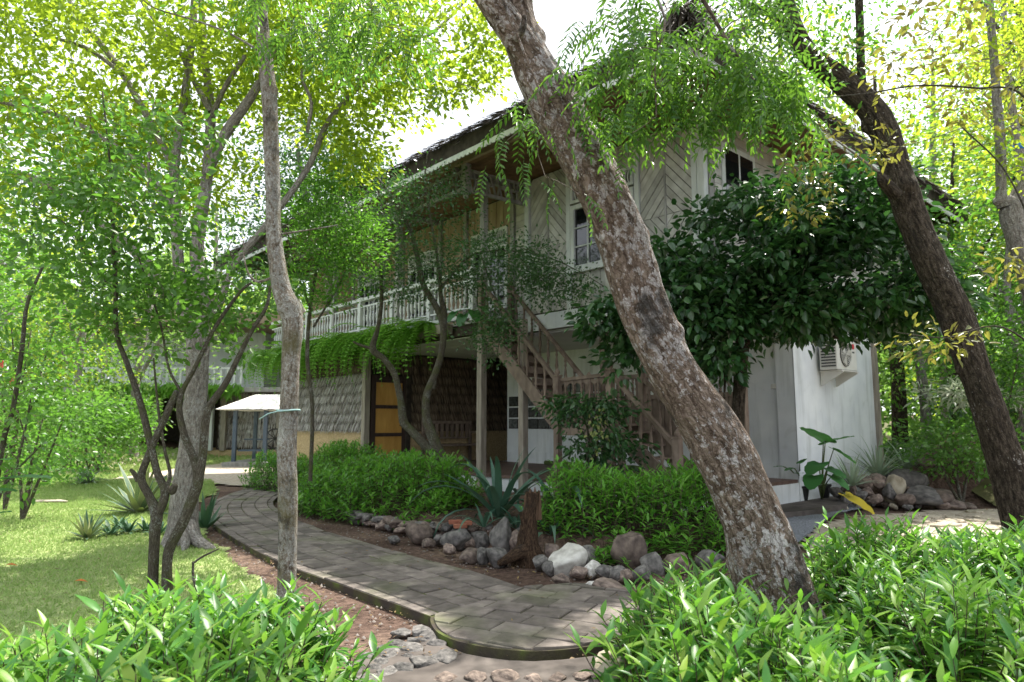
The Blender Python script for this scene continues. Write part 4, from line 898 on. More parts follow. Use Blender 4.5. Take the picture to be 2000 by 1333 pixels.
def handrail(u0, z0, u1, z1, v, n_, low):
    mb = MB(); mb.bar(hw(u0, v, z0), hw(u1, v, z1), .075, .06, Vector((0, 0, 1))); mb.put('handrail', MAT['stair_wood'], stair)
    for i in range(n_):
        t = (i + .6) / n_; z = z0 + (z1 - z0) * t; u = u0 + (u1 - u0) * t
        o = bpy.data.objects.new('baluster', bal2); COL.objects.link(o); o.parent = stair; o.location = hw(u, v, z - low) - world_loc(stair); o.scale = (1, 1, (low - .02) / .72)
for v in (SV0 + .03, SV1 + .03):
    handrail(4.62, 4.28, 2.54, 2.24, v, 9, .68); handrail(2.46, 2.26, 1.34, 2.3, v, 6, .78); handrail(1.27, 2.26, .08, 1.14, v, 6, .66)
mb = MB()   # scalloped apron under the landing rail
for i in range(7):
    u = 1.36 + i * .158; mb.poly_prism([hw(u, SV0 + .02, 2.24), hw(u + .157, SV0 + .02, 2.24), hw(u + .157, SV0 + .02, 2.14)] + [hw(u + .157 * (1 - t), SV0 + .02, 2.14 + .055 * math.sin(math.pi * t)) for t in (.2, .4, .6, .8)] + [hw(u, SV0 + .02, 2.14)], VD * .02)
mb.put('scalloped_apron', MAT['stair_wood'], stair)
# slatted screen under the house behind the lower flight
scn = hp('slatted_screen', 'stair_wood', (-.0, 2.6, -1.84, -1.76, 1.22, 1.30), (-.0, 2.6, -1.84, -1.76, 1.95, 2.03), (-.0, 2.6, -1.86, -1.74, 2.36, 2.43))
for u in np.arange(.02, 2.55, .13): mb = MB(); mb.hbox(u, u + .115, -1.815, -1.785, 1.3, 1.95); mb.put('slat', MAT['stair_wood'], scn)
for u in np.arange(.08, 2.5, .17):
    o = bpy.data.objects.new('baluster', bal2); COL.objects.link(o); o.parent = scn; o.location = hw(u, -1.8, 2.03) - world_loc(scn); o.scale = (1, 1, .45)
for u in (.0, 1.3, 2.6): mb = MB(); mb.hbox(u - .05, u + .05, -1.86, -1.74, .5, 2.5); mb.put('screen_post', MAT['stair_wood'], scn)
# ------------------------------------------------------------------ things at the house
pd = thing('photo_display', 'grid of small dark framed photographs on the white wall behind the stairs', 'photographs', hw(7, -.02, 1.4))
for r_ in range(4):
    for c in range(9):
        u = 7.86 - c * .385 - (0 if r_ % 2 else 0); z = 1.37 + r_ * .295
        if r_ == 3 and c < 1: continue
        mb = MB(); mb.hbox(u - .35, u, -.028, -.004, z, z + .255); o = mb.put('picture_frame', MAT['photo_border'], pd)
        mb = MB(); mb.hbox(u - .33, u - .02, -.034, -.029, z + .02, z + .235); mb.put('print', MAT['photo_print'], o)
bn = thing('carved_bench', 'dark carved wooden bench against the brown thatch wall under the balcony', 'bench', hw(8.9, -1.2, .5))
def hpb(name, *b): mb = MB(); [mb.hbox(*q) for q in b]; o = mb.put(name, MAT['stair_wood'], bn, bevel=.008); return o
hpb('seat', (8.5, 9.08, -2.0, -.35, .92, .97)); hpb('backrest', (9.05, 9.11, -2.0, -.35, 1.5, 1.58), (9.05, 9.11, -2.0, -.35, 1.1, 1.15))
for v in np.arange(-1.9, -.4, .17): mb = MB(); mb.hbox(9.06, 9.09, v, v + .09, 1.15, 1.5); mb.put('slat', MAT['stair_wood'], bn)
for u in (8.52, 9.04):
    for v in (-1.98, -.42): mb = MB(); mb.hbox(u, u + .07, v, v + .07, .5, 1.56 if u > 9 else 1.25); mb.put('leg', MAT['stair_wood'], bn)
for v in (-2.0, -.42): mb = MB(); mb.hbox(8.5, 9.06, v, v + .08, 1.25, 1.29); mb.put('armrest', MAT['stair_wood'], bn, bevel=.01)
sw1 = hp('light_switch', 'ac_white', (.33, .42, -.05, -.036, 2.15, 2.24), bevel=.004); 
# log lying on the platform
lg = thing('bamboo_log', 'long dull green bamboo log lying on the platform floor behind the stairs', 'log', hw(4, -.6, .56))
mb = MB(); mb.tube([hw(6.0, -.5, .57), hw(2.2, -.55, .57)], .055, 10); mb.put('culm', MAT['green_stem'], lg, smooth=True)
# outdoor air-conditioning unit on the end wall (u = 0 face)
ac = thing('air_conditioner', 'white outdoor air conditioning unit on a bracket on the sunlit end wall', 'air conditioner', hw(-.2, 1.4, 2.55))
a0, a1, c0, c1, z0, z1 = -.42, -.08, .92, 1.82, 2.52, 3.12
mb = MB(); mb.hbox(a0, a1, c0, c1, z0, z1); mb.put('casing', MAT['ac_white'], ac, bevel=.015)
for k in range(9): mb = MB(); mb.hbox(a0 + .03, a1 - .04, c0 - .012, c0 - .002, z0 + .06 + k * .056, z0 + .085 + k * .056); mb.put('louvre', MAT['ac_dark'], ac)
def disc(u, v, z, r, th, k=20): return [hw(u, v + r * math.cos(t * 2 * math.pi / k), z + r * math.sin(t * 2 * math.pi / k)) for t in range(k)]
mb = MB(); mb.poly_prism(disc(a0 - .001, 1.28, 2.82, .235, 0), -UD * .012); mb.put('fan_opening', MAT['ac_dark'], ac)
for q in range(3):
    mb = MB(); an = q * 2.094
    pts = [hw(a0 - .018, 1.28 + r * math.cos(an + w_), 2.82 + r * math.sin(an + w_)) for r, w_ in ((.04, 0), (.2, -.1), (.215, .5), (.12, .75), (.04, .6))]; mb.poly_prism(pts, -UD * .006); mb.put('fan_blade', MAT['ac_white'], ac)
mb = MB()
for r in (.235, .2, .165, .13, .095, .06):
    P = [hw(a0 - .03, 1.28 + r * math.cos(t * .3142), 2.82 + r * math.sin(t * .3142)) for t in range(21)]; mb.tube(P, .004, 4)
for q in range(8): an = q * .785; mb.tube([hw(a0 - .03, 1.28, 2.82), hw(a0 - .03, 1.28 + .24 * math.cos(an), 2.82 + .24 * math.sin(an))], .004, 4)
mb.put('fan_guard', MAT['ac_white'], ac)
mb = MB(); mb.poly_prism(disc(a0 - .003, 1.66, 3.0, .055, 0, 16), -UD * .005); mb.put('round_badge', MAT['ac_red'], ac)
mb = MB(); [mb.hbox(a0 - .004, a0 - .001, 1.61 + i * .028, 1.628 + i * .028, 2.87, 2.90) for i in range(4)]; mb.put('badge_lettering', MAT['ac_dark'], ac)
for v in (1.05, 1.7):
    mb = MB(); mb.poly_prism([hw(-.035, v, 2.22), hw(-.035, v, 2.51), hw(a0 - .04, v, 2.51), hw(a0 - .04, v, 2.47)], VD * .03); mb.put('bracket', MAT['ac_white'], ac)
mb = MB(); mb.hbox(a0 - .04, -.035, 1.0, 1.78, 2.495, 2.51); mb.put('shelf', MAT['ac_white'], ac)

# ------------------------------------------------------------------ far pavilion
FV = thing('thatched_pavilion', 'low thatch walled pavilion with dark open bay and white canopy roof behind it far left', 'pavilion', (-12, 31, 0))
def fb(name, mat, *boxes, parent=FV):
    mb = MB()
    for (x0, x1, y0, y1, z0, z1) in boxes: mb.box((x0, y0, z0), (x1 - x0, 0, 0), (0, y1 - y0, 0), (0, 0, z1 - z0))
    return mb.put(name, MAT[mat], parent)
fb('plinth', 'ochre_stucco', (-19.5, -5, 31, 37, 0, .32)); fb('inner_wall', 'dark_beam', (-19.5, -13.6, 34.5, 34.7, .3, 2.9), (-19.5, -19.3, 31, 34.5, .3, 2.9)); fb('upper_floor', 'greywood_trim', (-20, -4, 30.2, 37, 2.9, 3.1))
fb('front_wall', 'dark_beam', (-13.5, -5, 31.5, 31.6, .3, 2.9)); fb('upper_wall', 'white_plaster', (-19.5, -12, 33, 37, 3.1, 5.9), (-9.3, -4, 31.8, 37, 3.1, 5.9)); fb('roof', 'thatch_brown', (-20.5, -3.5, 29.8, 38, 5.9, 6.4))
for x in (-19.0, -16.2, -13.7, -13.1, -10.6, -8.0): fb('post', 'white_trim' if x in (-13.7, -8.0) else 'post_wood', (x, x + .22, 30.9, 31.1, .3, 2.9))
fw = fb('balcony_railing', 'white_trim', (-20, -12, 30.3, 30.4, 3.9, 4.0), (-20, -12, 30.3, 30.4, 3.2, 3.28))
for x in np.arange(-19.9, -12, .3): mb = MB(); mb.box((x, 30.32, 3.28), (.1, 0, 0), (0, .06, 0), (0, 0, .62)); mb.put('baluster', MAT['white_trim'], fw)
for r_ in range(9):
    n_ = 520; zt = 2.9 - r_ * .27; P = np.stack([rng.uniform(-13.4, -5, n_), 31.48 + rng.random(n_) * .02, zt + rng.normal(size=n_) * .03], -1)
    blades('thatch_course', 'thatch_silver', P, np.array([0, -.1, -1]) + rand_dir(n_) * .1, np.array([0, -1, 0]) + rand_dir(n_) * .3, rng.uniform(.3, .42, n_), np.full(n_, .06), FV)
sg = thing('garden_swing', 'blue grey metal bench swing frame under a white canvas canopy in the far yard', 'swing seat', (-9.6, 25, 0))
mb = MB(); Z0 = 2.0
for (px,) in ((455,), (515,)):
    b = at(px, 888, 25); mb = MB(); mb.box((b.x - .06, 25, .12), (.13, 0, 0), (0, .13, 0), (0, 0, 1.86)); mb.put('post', MAT['bluegrey_metal'], sg); mb = MB(); mb.box((b.x - .06, 27, .12), (.13, 0, 0), (0, .13, 0), (0, 0, 1.86)); mb.put('post', MAT['bluegrey_metal'], sg)
x0, x1 = at(430, 800, 25).x, at(556, 800, 25).x
mb = MB(); A = [Vector((x0, 24.6, 2.02)), Vector((x1, 24.6, 2.02)), Vector((x1, 27.6, 2.02)), Vector((x0, 27.6, 2.02))]; T_ = [Vector((x0 + .9, 26, 2.6)), Vector((x1 - .3, 26, 2.6))]
mb.sheet([A[0], A[1], T_[1], T_[0]]); mb.sheet([A[1], A[2], T_[1]]); mb.sheet([A[2], A[3], T_[0], T_[1]]); mb.sheet([A[3], A[0], T_[0]]); mb.sheet([p + Vector((0, 0, -.03)) for p in A]); mb.put('canopy', MAT['canvas_white'], sg)
bx0, bx1 = at(462, 880, 25).x, at(512, 880, 25).x
mb = MB(); mb.box((bx0, 25.1, .5), (bx1 - bx0, 0, 0), (0, .6, 0), (0, 0, .06)); mb.box((bx0, 25.65, .9), (bx1 - bx0, 0, 0), (0, .04, 0), (0, 0, .05)); mb.put('seat', MAT['bluegrey_metal'], sg)
mb = MB(); mb.box((x0 + .4, 24.4, .0), (x1 - x0, 0, 0), (0, 3.6, 0), (0, 0, .14)); o = mb.put('timber_deck', MAT['greywood_trim'], sg)
wh = thing('iron_wheel', 'dark iron cart wheel leaning behind the slender tree near the far canopy', 'wheel', at(530, 885, 26))
c = at(537, 857, 26); mb = MB(); mb.tube([(c.x + .36 * math.cos(t * .3142), 26, c.z + .36 * math.sin(t * .3142)) for t in range(21)], .03, 5)
for q in range(5): mb.tube([(c.x - .34 * math.cos(q * .628), 26, c.z - .34 * math.sin(q * .628)), (c.x + .34 * math.cos(q * .628), 26, c.z + .34 * math.sin(q * .628))], .015, 4)
mb.put('rim_and_spokes', MAT['ac_dark'], wh)
# small plaque on the ground
pq = thing('name_plaque', 'small grey plaque with dark lettering on the soil by the dark trunk', 'plaque', on(1930, 985))
b = on(1905, 985); d = Vector((1, .1, 0)); up = Vector((0, .25, 1)).normalized()
mb = MB(); mb.box(b, d * .46, up * .2, Vector((0, .03, 0))); mb.put('plate', MAT['sign_plate'], pq)
mb = MB(); x = .03
for i in range(15):
    w_ = random.choice((.016, .022, .02)); mb.box(b + d * x + up * .12 - Vector((0, .006, 0)), d * w_, up * .05, Vector((0, .004, 0)))
    if i % 3: mb.box(b + d * x * .8 + up * .045 - Vector((0, .006, 0)), d * w_ * .8, up * .035, Vector((0, .004, 0)))
    x += w_ + .008
mb.put('lettering', MAT['sign_ink'], pq)
#PART3
# ================================================================== TREES
def pxl(pts, Y):      # [(px,py,width_px[,Y])] -> points and radii
    P = []; Rr = []
    for q in pts:
        y = q[3] if len(q) > 3 else Y; P.append(np.array(at(q[0], q[1], y))); Rr.append(q[2] * y / FPX / 2)
    return P, Rr
# ---- 1 the leaning lichen-covered trunk in front
b = on(1560, 1300)
t1 = Tree('leaning_tree', 'big leaning trunk with pink brown bark and white lichen patches in front of the house', 'tree', b, bark='bark_lichen')
P, rr = pxl([(1604, 1360, 200), (1570, 1290, 156), (1524, 1190, 134), (1466, 1010, 118), (1408, 880, 114), (1354, 790, 108), (1300, 700, 103), (1256, 600, 98), (1224, 500, 100), (1186, 400, 100), (1130, 290, 100), (1078, 200, 104), (1034, 110, 84), (1010, 30, 72), (1000, -80, 66), (985, -220, 56)], 4.5)
t1.limb(P, rr, 96, 24, .13, 'trunk', knots=[(1.95, 2.2, .05, .02), (2.45, 4.3, .05, .025), (1.2, 5.5, .04, .02), (3.15, 4.6, .06, .03), (4.3, 4.2, .05, .035), (4.75, 4.8, .07, .045), (2.1, 5.6, .04, .02), (3.3, 5.8, .05, .03), (.9, 1.2, .05, .02)], flare=.0, seed=3.3)
P, rr = pxl([(1060, 150, 70, 4.48), (1000, 60, 62, 4.4), (950, -10, 58, 4.3), (900, -90, 52, 4.2)], 4.4); t1.limb(P, rr, 30, 10, .12, 'branch')
P, rr = pxl([(1010, 75, 20, 4.3), (1022, 55, 13, 4.22), (1024, 32, 10, 4.2)], 4.3); t1.limb(P, rr, 12, 5, .2, 'broken_stub')
P, rr = pxl([(1005, -10, 40), (1100, -120, 30, 4.2), (1250, -180, 22, 4.0), (1400, -160, 14, 3.9)], 4.4); t1.limb(P, rr, 12, 5, .1, 'branch')
P, rr = pxl([(900, -90, 40, 4.2), (800, -170, 26, 4.2), (650, -200, 14, 4.2)], 4.2); t1.limb(P, rr, 12, 5, .1, 'branch')
P, rr = pxl([(1250, -180, 14, 4.0), (1360, -20, 9, 3.9), (1420, 80, 8, 3.8), (1480, 180, 5, 3.7), (1485, 300, 3, 3.7)], 3.9); t1.limb(P, rr, 8, 5, .05, 'branch', cap=False)
P, rr = pxl([(1150, -150, 10, 4.1), (1290, 10, 6, 3.8), (1280, 120, 4, 3.7), (1282, 230, 2.5, 3.6)], 3.9); t1.limb(P, rr, 8, 5, .05, 'branch', cap=False)
# neem fronds: rachis with curved leaflets
def frond_geo(L, npair, ll, seed):
    rs = np.random.default_rng(seed); V = []; t = np.linspace(.15, 1, npair); P = []; D = []; N = []; LL = []
    cur = lambda t: np.array([L * t, 0, -L * .35 * t * t])
    for i, ti in enumerate(t):
        for s in (-1, 1):
            if i == npair - 1 and s == 1: P.append(cur(1)); D.append([1, 0, -.7]); N.append([.5, 0, 1]); LL.append(ll); continue
            P.append(cur(ti - (.03 if s > 0 else 0))); D.append([.62 + rs.normal() * .1, s * 1.0, -.35 - ti * .3 + rs.normal() * .15]); N.append([rs.normal() * .2, s * .25 + rs.normal() * .2, 1]); LL.append(ll * (1.0 if .25 < ti < .85 else .82))
    LL = np.array(LL); v, f = leaf_geo(P, D, N, LL, LL * .30, 'ovate')
    R_ = np.array([cur(x) for x in np.linspace(0, 1, 7)]); v2, f2, _ = tube_geo(R_, np.linspace(.0022, .0012, 7), 3)
    return joinVF([(v, f), (v2, f2)])
NEEM = []
for k in range(6):
    V, F = frond_geo(.26 + .05 * (k % 3), 7 + k % 3, .062 + .008 * (k % 2), k); me = np_mesh('frond', V, F); me.materials.append(MAT['leaf_neem']); NEEM.append((me, V, F))
def orient(D, roll=0.):
    D = Vector(D).normalized(); q = D.to_track_quat('X', 'Z'); return (q.to_matrix() @ Matrix.Rotation(roll, 3, 'X'))
def neem(tree, C, dirs, per, nobj, droop=.9, sc=1.0, part='frond'):
    big = []; k = 0; base = np.array(tree.base)
    for c, d in zip(C, dirs):
        for q in range(per):
            a = random.uniform(0, 6.283); D = Vector((math.cos(a), math.sin(a), -droop * random.uniform(.3, 1.4))) + Vector(d) * .4
            Rm = orient(D, random.uniform(-.5, .5)); me, V, F = random.choice(NEEM); s = sc * random.uniform(.75, 1.15)
            p = Vector(c) + Vector((random.gauss(0, .05), random.gauss(0, .05), random.gauss(0, .05)))
            if k < nobj:
                o = bpy.data.objects.new(part, me); COL.objects.link(o); o.parent = tree.root; o.matrix_basis = Matrix.Translation(p - tree.base) @ Rm.to_4x4() @ Matrix.Scale(s, 4)
            else: big.append((V @ np.array(Rm).T * s + np.array(p) - base, F))
            k += 1
    if big:
        V, F = joinVF(big); me = np_mesh('crown', V, F); me.materials.append(MAT['leaf_neem']); o = bpy.data.objects.new('crown', me); COL.objects.link(o); o.parent = tree.root; o['kind'] = 'stuff'
C = np.concatenate([blob_px(1270, 130, 3.8, 120, 60, .35, 24, 0), blob_px(1430, 150, 3.7, 120, 70, .35, 26, 0), blob_px(1190, 80, 4.0, 80, 60, .3, 12, 0), blob_px(1300, 0, 3.9, 240, 40, .5, 24, 0), blob_px(1500, 210, 3.9, 80, 50, .3, 9, 0),
                    blob_px(1460, 90, 3.9, 80, 60, .3, 14, 0), blob_px(1180, 210, 4.2, 60, 40, .2, 6, 0)])
d = t1.clusters(C, .010, .05); neem(t1, C, d, 3, 290)
# hanging sprays seen in front of the eave, left of the trunk
C = np.array([at(x, y, z) for x, y, z in [(1010, 195, 4.0), (1000, 225, 4.0), (1040, 215, 4.0), (990, 275, 4.0), (1050, 300, 4.0), (1065, 345, 4.0), (1100, 255, 4.0), (985, 310, 4.0), (1130, 380, 3.9), (1015, 240, 4.0), (860, 150, 4.1), (1235, 260, 3.7), (1270, 230, 3.7), (1385, 225, 3.7), (1350, 120, 3.7), (1550, 300, 4.3), (1600, 230, 4.2)]])
P, rr = pxl([(960, -60, 8, 4.1), (1030, 120, 5, 4.05), (1060, 200, 4, 4.0), (1045, 260, 2.5, 4.0)], 4); t1.limb(P, rr, 6, 5, 0, 'branch', cap=False)
d = t1.clusters(C, .006, 0); neem(t1, C, d, 2, 0, 1.4, .85)
C = np.concatenate([blob_px(640, -20, 4.4, 200, 90, .6, 26, 0), blob_px(560, 60, 4.6, 60, 50, .4, 5, 0), blob_px(740, 60, 4.3, 90, 70, .4, 9, 0), blob_px(1000, -300, 4.3, 500, 160, 1.2, 60, 0)]); d = t1.clusters(C, .010, .05); neem(t1, C, d, 3, 0)
t1.twigs()
# ---- 2 the dark leaning trunk at right
t2 = Tree('dark_leaning_tree', 'dark rough barked trunk curving up to the left along the right side of the picture', 'tree', on(2015, 1115), bark='bark_dark')
P, rr = pxl([(2022, 1140, 76), (1996, 1030, 62), (1969, 925, 60), (1936, 815, 58), (1895, 702, 58), (1862, 610, 60), (1822, 520, 60), (1785, 440, 58), (1763, 375, 56), (1742, 300, 56), (1716, 235, 54), (1685, 195, 50), (1640, 155, 46), (1588, 115, 44), (1557, 70, 40), (1532, 0, 34), (1515, -90, 30), (1480, -220, 26)], 7.6)
t2.limb(P, rr, 60, 16, .13, 'trunk', knots=[(4.55, 3.0, .10, .07), (2.4, 1.5, .07, .03), (1.3, 4, .1, .04), (5.4, 1.0, .08, .05)], seed=8.1)
P, rr = pxl([(1684, 175, 22), (1682, 150, 17), (1680, 60, 16), (1678, -40, 15), (1690, -200, 10)], 7.6); t2.limb(P, rr, 14, 5, .08, 'branch')
t2.limbs.append(0)
P, rr = pxl([(1560, 60, 24), (1520, 30, 20), (1480, 18, 16), (1450, 5, 10)], 7.5); t2.limb(P, rr, 14, 5, .15, 'branch')
P, rr = pxl([(1752, 380, 30, 7.4), (1728, 352, 26, 7.3), (1718, 338, 12, 7.3)], 7.4); t2.limb(P, rr, 16, 6, .4, 'burl')
C = np.concatenate([blob_px(1450, -160, 7.0, 400, 130, 2.0, 46), blob_px(1750, -120, 7.0, 260, 110, 1.6, 34), blob_px(1620, 90, 7.6, 60, 40, .3, 8), blob_px(1560, 210, 7.2, 70, 40, .5, 7)])
d = t2.clusters(C, .02, .1); t2.leaves(C, d, 60, .22, .085, 'leaf_mid', 'quad', .42); t2.twigs()
# yellow sprays crossing the dark trunk, plus long thin arching shoot
sp = Tree('young_sapling', 'thin arching sapling with yellow olive compound leaves crossing the dark trunk', 'sapling', on(2120, 1100), bark='bark_stem', twigmat='green_stem')
P, rr = pxl([(2120, 1090, 12), (2090, 700, 9), (2060, 360, 7), (2000, 190, 4.5), (1900, 172, 4), (1790, 168, 3.5), (1700, 182, 3), (1600, 192, 2)], 5.2); sp.limb(P, rr, 6, 8, 0, 'stem', cap=False)
P, rr = pxl([(2080, 600, 6), (2020, 450, 4), (1960, 330, 3), (1880, 250, 3)], 5.3); sp.limb(P, rr, 6, 6, 0, 'stem', cap=False)
P, rr = pxl([(2090, 740, 6, 5.6), (1960, 640, 3.5, 5.6), (1850, 660, 3, 5.6), (1750, 650, 2, 5.6)], 5.6); sp.limb(P, rr, 6, 6, 0, 'stem', cap=False)
C = np.concatenate([np.array([at(1850 + random.uniform(-90, 90), 662 + random.uniform(-18, 18), 5.6) for _ in range(12)]), blob_px(1800, 90, 5.6, 190, 80, .6, 30), blob_px(1950, 200, 5.4, 70, 130, .5, 22), blob_px(1650, 300, 6.2, 110, 70, .5, 26), blob_px(1985, 520, 5.5, 40, 40, .3, 7), blob_px(1560, 400, 6.6, 60, 70, .4, 8)])
d = sp.clusters(C, .004, .05); sp.leaves(C, d, 9, .10, .085, 'leaf_olive', 'ovate', .42, up=1.2); sp.twigs()
# ---- 3 slender straight tree
t3 = Tree('slender_tree', 'slender upright trunk with pale ringed bark and a pale blue string tied round it', 'tree', on(560, 1190), bark='bark_pale')
P, rr = pxl([(556, 1215, 46), (560, 1150, 38), (562, 1050, 35), (563, 950, 36), (561, 870, 37), (565, 780, 35), (568, 700, 36), (571, 640, 38), (566, 605, 44), (551, 570, 36), (540, 510, 32), (534, 450, 31), (533, 370, 30), (530, 290, 31), (527, 210, 30), (520, 130, 30), (512, 60, 27), (505, -10, 26), (498, -120, 24), (505, -260, 20)], 5.8)
t3.limb(P, rr, 64, 16, .10, 'trunk', knots=[(3.75, .6, .05, .028), (3.8, .3, .04, .02), (2.6, 2, .04, .012), (4.6, 5, .04, .015), (5.9, 5.6, .035, .018)], seed=1.2)
for L_ in ([(522, 78, 8), (560, 70, 5), (600, 62, 4), (700, 75, 3), (780, 95, 2)], [(513, 110, 8), (490, 90, 5), (440, 62, 4), (380, 40, 4), (300, 15, 3), (260, -20, 3)], [(540, 540, 6), (500, 550, 5), (480, 520, 3), (475, 470, 3)], [(535, 460, 5), (600, 450, 3), (660, 440, 2.5)]):
    P, rr = pxl(L_, 5.8); t3.limb(P, rr, 8, 6, .05, 'branch', cap=False)
mb = MB(); c = at(563, 802, 5.8); pts = [(c.x + .094 * math.cos(t * .42), 5.8 + .094 * math.sin(t * .42), c.z + .004 * math.sin(t)) for t in range(16)]; mb.tube(pts, .008, 5); mb.tube([pts[0], (c.x - .05, 5.68, c.z - .01), (c.x - .12, 5.66, c.z - .03), (c.x - .19, 5.66, c.z - .075)], .006, 5)
rib = thing('tied_string', 'pale blue green string knotted round the slender trunk', 'string', c); mb.put('string', MAT['string_teal'], rib, smooth=True)
C = np.concatenate([blob_px(720, 90, 5.6, 120, 50, .6, 14), blob_px(640, -150, 5.6, 300, 120, 1.2, 50), blob_px(330, -60, 5.8, 160, 60, .6, 22)]); d = t3.clusters(C, .008, .05)
t3.leaves(C, d, 26, .14, .07, 'leaf_mid', 'ovate', .4); t3.twigs()
# ---- 4 large many-limbed tree
t4 = Tree('spreading_tree', 'large grey trunk with roots on the lawn edge, forking into many ascending limbs', 'tree', on(360, 1062), bark='bark_grey')
P, rr = pxl([(350, 1085, 78), (356, 1030, 56), (364, 950, 48), (376, 850, 43), (383, 750, 43), (388, 680, 43), (390, 630, 46)], 8.9); t4.limb(P, rr, 40, 12, .12, 'trunk', flare=.0)
Ls = [[(386, 660, 42), (372, 600, 30), (352, 545, 28), (345, 450, 26), (340, 340, 24), (350, 260, 22), (366, 150, 20), (376, 60, 18), (380, -60, 15), (370, -200, 10)],
      [(392, 640, 46), (396, 560, 38), (384, 500, 32), (392, 430, 30), (405, 340, 28), (412, 230, 24), (404, 150, 20), (396, 50, 17), (392, -60, 14), (400, -220, 9)],
      [(405, 340, 26), (425, 290, 25), (455, 240, 27), (490, 190, 24), (530, 120, 18), (560, 50, 16), (592, -10, 15), (620, -120, 10)],
      [(412, 220, 18), (380, 160, 14), (350, 100, 13), (310, 50, 12), (272, -10, 11), (240, -110, 8)],
      [(415, 225, 16), (440, 170, 13), (478, 110, 11)],
      [(392, 640, 24), (430, 590, 20), (455, 520, 18), (520, 440, 17), (600, 330, 15), (640, 240, 15), (700, 170, 13), (760, 110, 11), (850, 60, 8), (930, -20, 6)],
      [(386, 650, 36), (320, 560, 26), (250, 480, 22), (170, 420, 20), (90, 360, 18), (0, 330, 16), (-120, 280, 12)],
      [(345, 430, 18), (290, 340, 15), (200, 270, 13), (110, 225, 11), (0, 200, 9), (-100, 180, 7)],
      [(340, 330, 18), (300, 250, 17), (240, 145, 16), (200, 90, 15), (150, 30, 13), (110, -60, 10)],
      [(240, 145, 12), (170, 95, 10), (90, 70, 9), (0, 45, 8)],
      [(600, 260, 10), (608, 200, 9), (590, 140, 8), (640, 80, 6), (700, 20, 5)],
      [(700, 170, 8), (705, 100, 6), (700, 30, 5), (720, -60, 4)], [(345, 450, 12), (300, 400, 9), (290, 330, 7), (300, 200, 6)]]
for i, L_ in enumerate(Ls):
    P, rr = pxl(L_, 8.9); rr = [x * .8 for x in rr]; n_ = len(P); off = [0, .3, -.4, .5, -.6, .9, -.2, -1.0, .8, .4, -.5, 1.2, -.8][i]
    for k in range(n_): P[k] = P[k] * 1.0; f_ = 1 + off * .06 * k / n_ * 2; P[k] = np.array([0, 0, CAM_H]) + (P[k] - np.array([0, 0, CAM_H])) * f_; rr[k] *= f_
    t4.limb(P, rr, 18, 8, .09, 'limb')
for L_ in ([(355, 1040, 30, 8.9), (330, 1062, 18, 8.7), (322, 1075, 8, 8.6)], [(372, 1030, 34, 8.8), (385, 1055, 22, 8.6), (415, 1073, 14, 8.4), (425, 1082, 6, 8.3)], [(360, 1030, 30, 8.8), (362, 1062, 18, 8.5), (358, 1078, 8, 8.4)]):
    P, rr = pxl(L_, 8.8); t4.limb(P, rr, 12, 6, .15, 'root')
C = np.concatenate([blob_px(150, 120, 8.9, 300, 190, 2.0, 150), blob_px(470, 90, 9.2, 230, 150, 2.0, 110), blob_px(700, 120, 9.4, 210, 150, 1.6, 100), blob_px(870, 90, 9.4, 150, 100, 1.2, 44), blob_px(420, -220, 9, 800, 170, 3, 120), blob_px(60, 330, 9.4, 190, 130, 1.4, 60), blob_px(330, 330, 9.6, 230, 120, 1.0, 46), blob_px(700, 300, 9.8, 60, 60, .8, 14)])
d = t4.clusters(C, .018, .08); t4.leaves(C, d, 58, .19, .108, 'leaf_lime', 'quad', .55); t4.twigs()
# ---- 5 multi-stemmed young tree in front of it
t5 = Tree('forked_sapling', 'two mossy forked stems rising from the front edge of the lawn with heart shaped leaves', 'tree', on(312, 1160), bark='bark_stem')
for L_ in ([(298, 1175, 22), (300, 1100, 20), (303, 1040, 20), (306, 1005, 22), (292, 970, 15), (276, 935, 15), (290, 890, 13), (312, 840, 13), (332, 795, 13), (345, 765, 10)],
           [(306, 1010, 18), (322, 965, 16), (306, 920, 14), (292, 860, 13), (275, 790, 12), (248, 710, 11), (228, 650, 9), (226, 560, 9), (222, 480, 8), (218, 380, 6), (212, 290, 4), (200, 180, 3)],
           [(328, 1180, 24), (326, 1110, 20), (332, 1070, 20), (358, 1020, 20), (378, 970, 20), (388, 930, 20), (378, 895, 15), (360, 850, 13), (350, 800, 12), (356, 765, 10), (380, 720, 8), (420, 640, 7), (470, 570, 6), (500, 548, 4)],
           [(388, 935, 18), (396, 890, 15), (402, 820, 15), (412, 790, 14), (440, 750, 12), (465, 700, 10), (490, 650, 8), (520, 600, 7), (528, 560, 5)],
           [(318, 965, 10), (332, 930, 6), (322, 880, 5), (312, 820, 5), (306, 770, 4), (300, 700, 3)], [(326, 950, 8), (336, 960, 14), (342, 948, 12)], [(270, 940, 9), (262, 925, 9), (255, 918, 6)], [(356, 770, 6), (330, 720, 5), (315, 640, 4), (290, 560, 3), (270, 500, 3)], [(226, 570, 5), (180, 520, 3), (130, 440, 3), (60, 400, 2)]):
    P, rr = pxl(L_, 6.4); t5.limb(P, rr, 16, 8, .12, 'stem')
C = np.concatenate([blob_px(300, 420, 6.4, 150, 90, .8, 44), blob_px(200, 560, 6.4, 170, 90, .8, 44), blob_px(330, 600, 6.6, 140, 90, .8, 40), blob_px(120, 300, 6.2, 120, 110, .8, 34), blob_px(430, 650, 6.8, 90, 90, .7, 18), blob_px(100, 420, 6.4, 100, 90, .7, 26), blob_px(330, 260, 6.6, 130, 90, .7, 18), blob_px(470, 560, 7.0, 80, 70, .7, 16)])
d = t5.clusters(C, .006, .05); t5.leaves(C, d, 24, .13, .078, 'leaf_fresh', 'ovate', .62, up=.9)
t5.twigs()
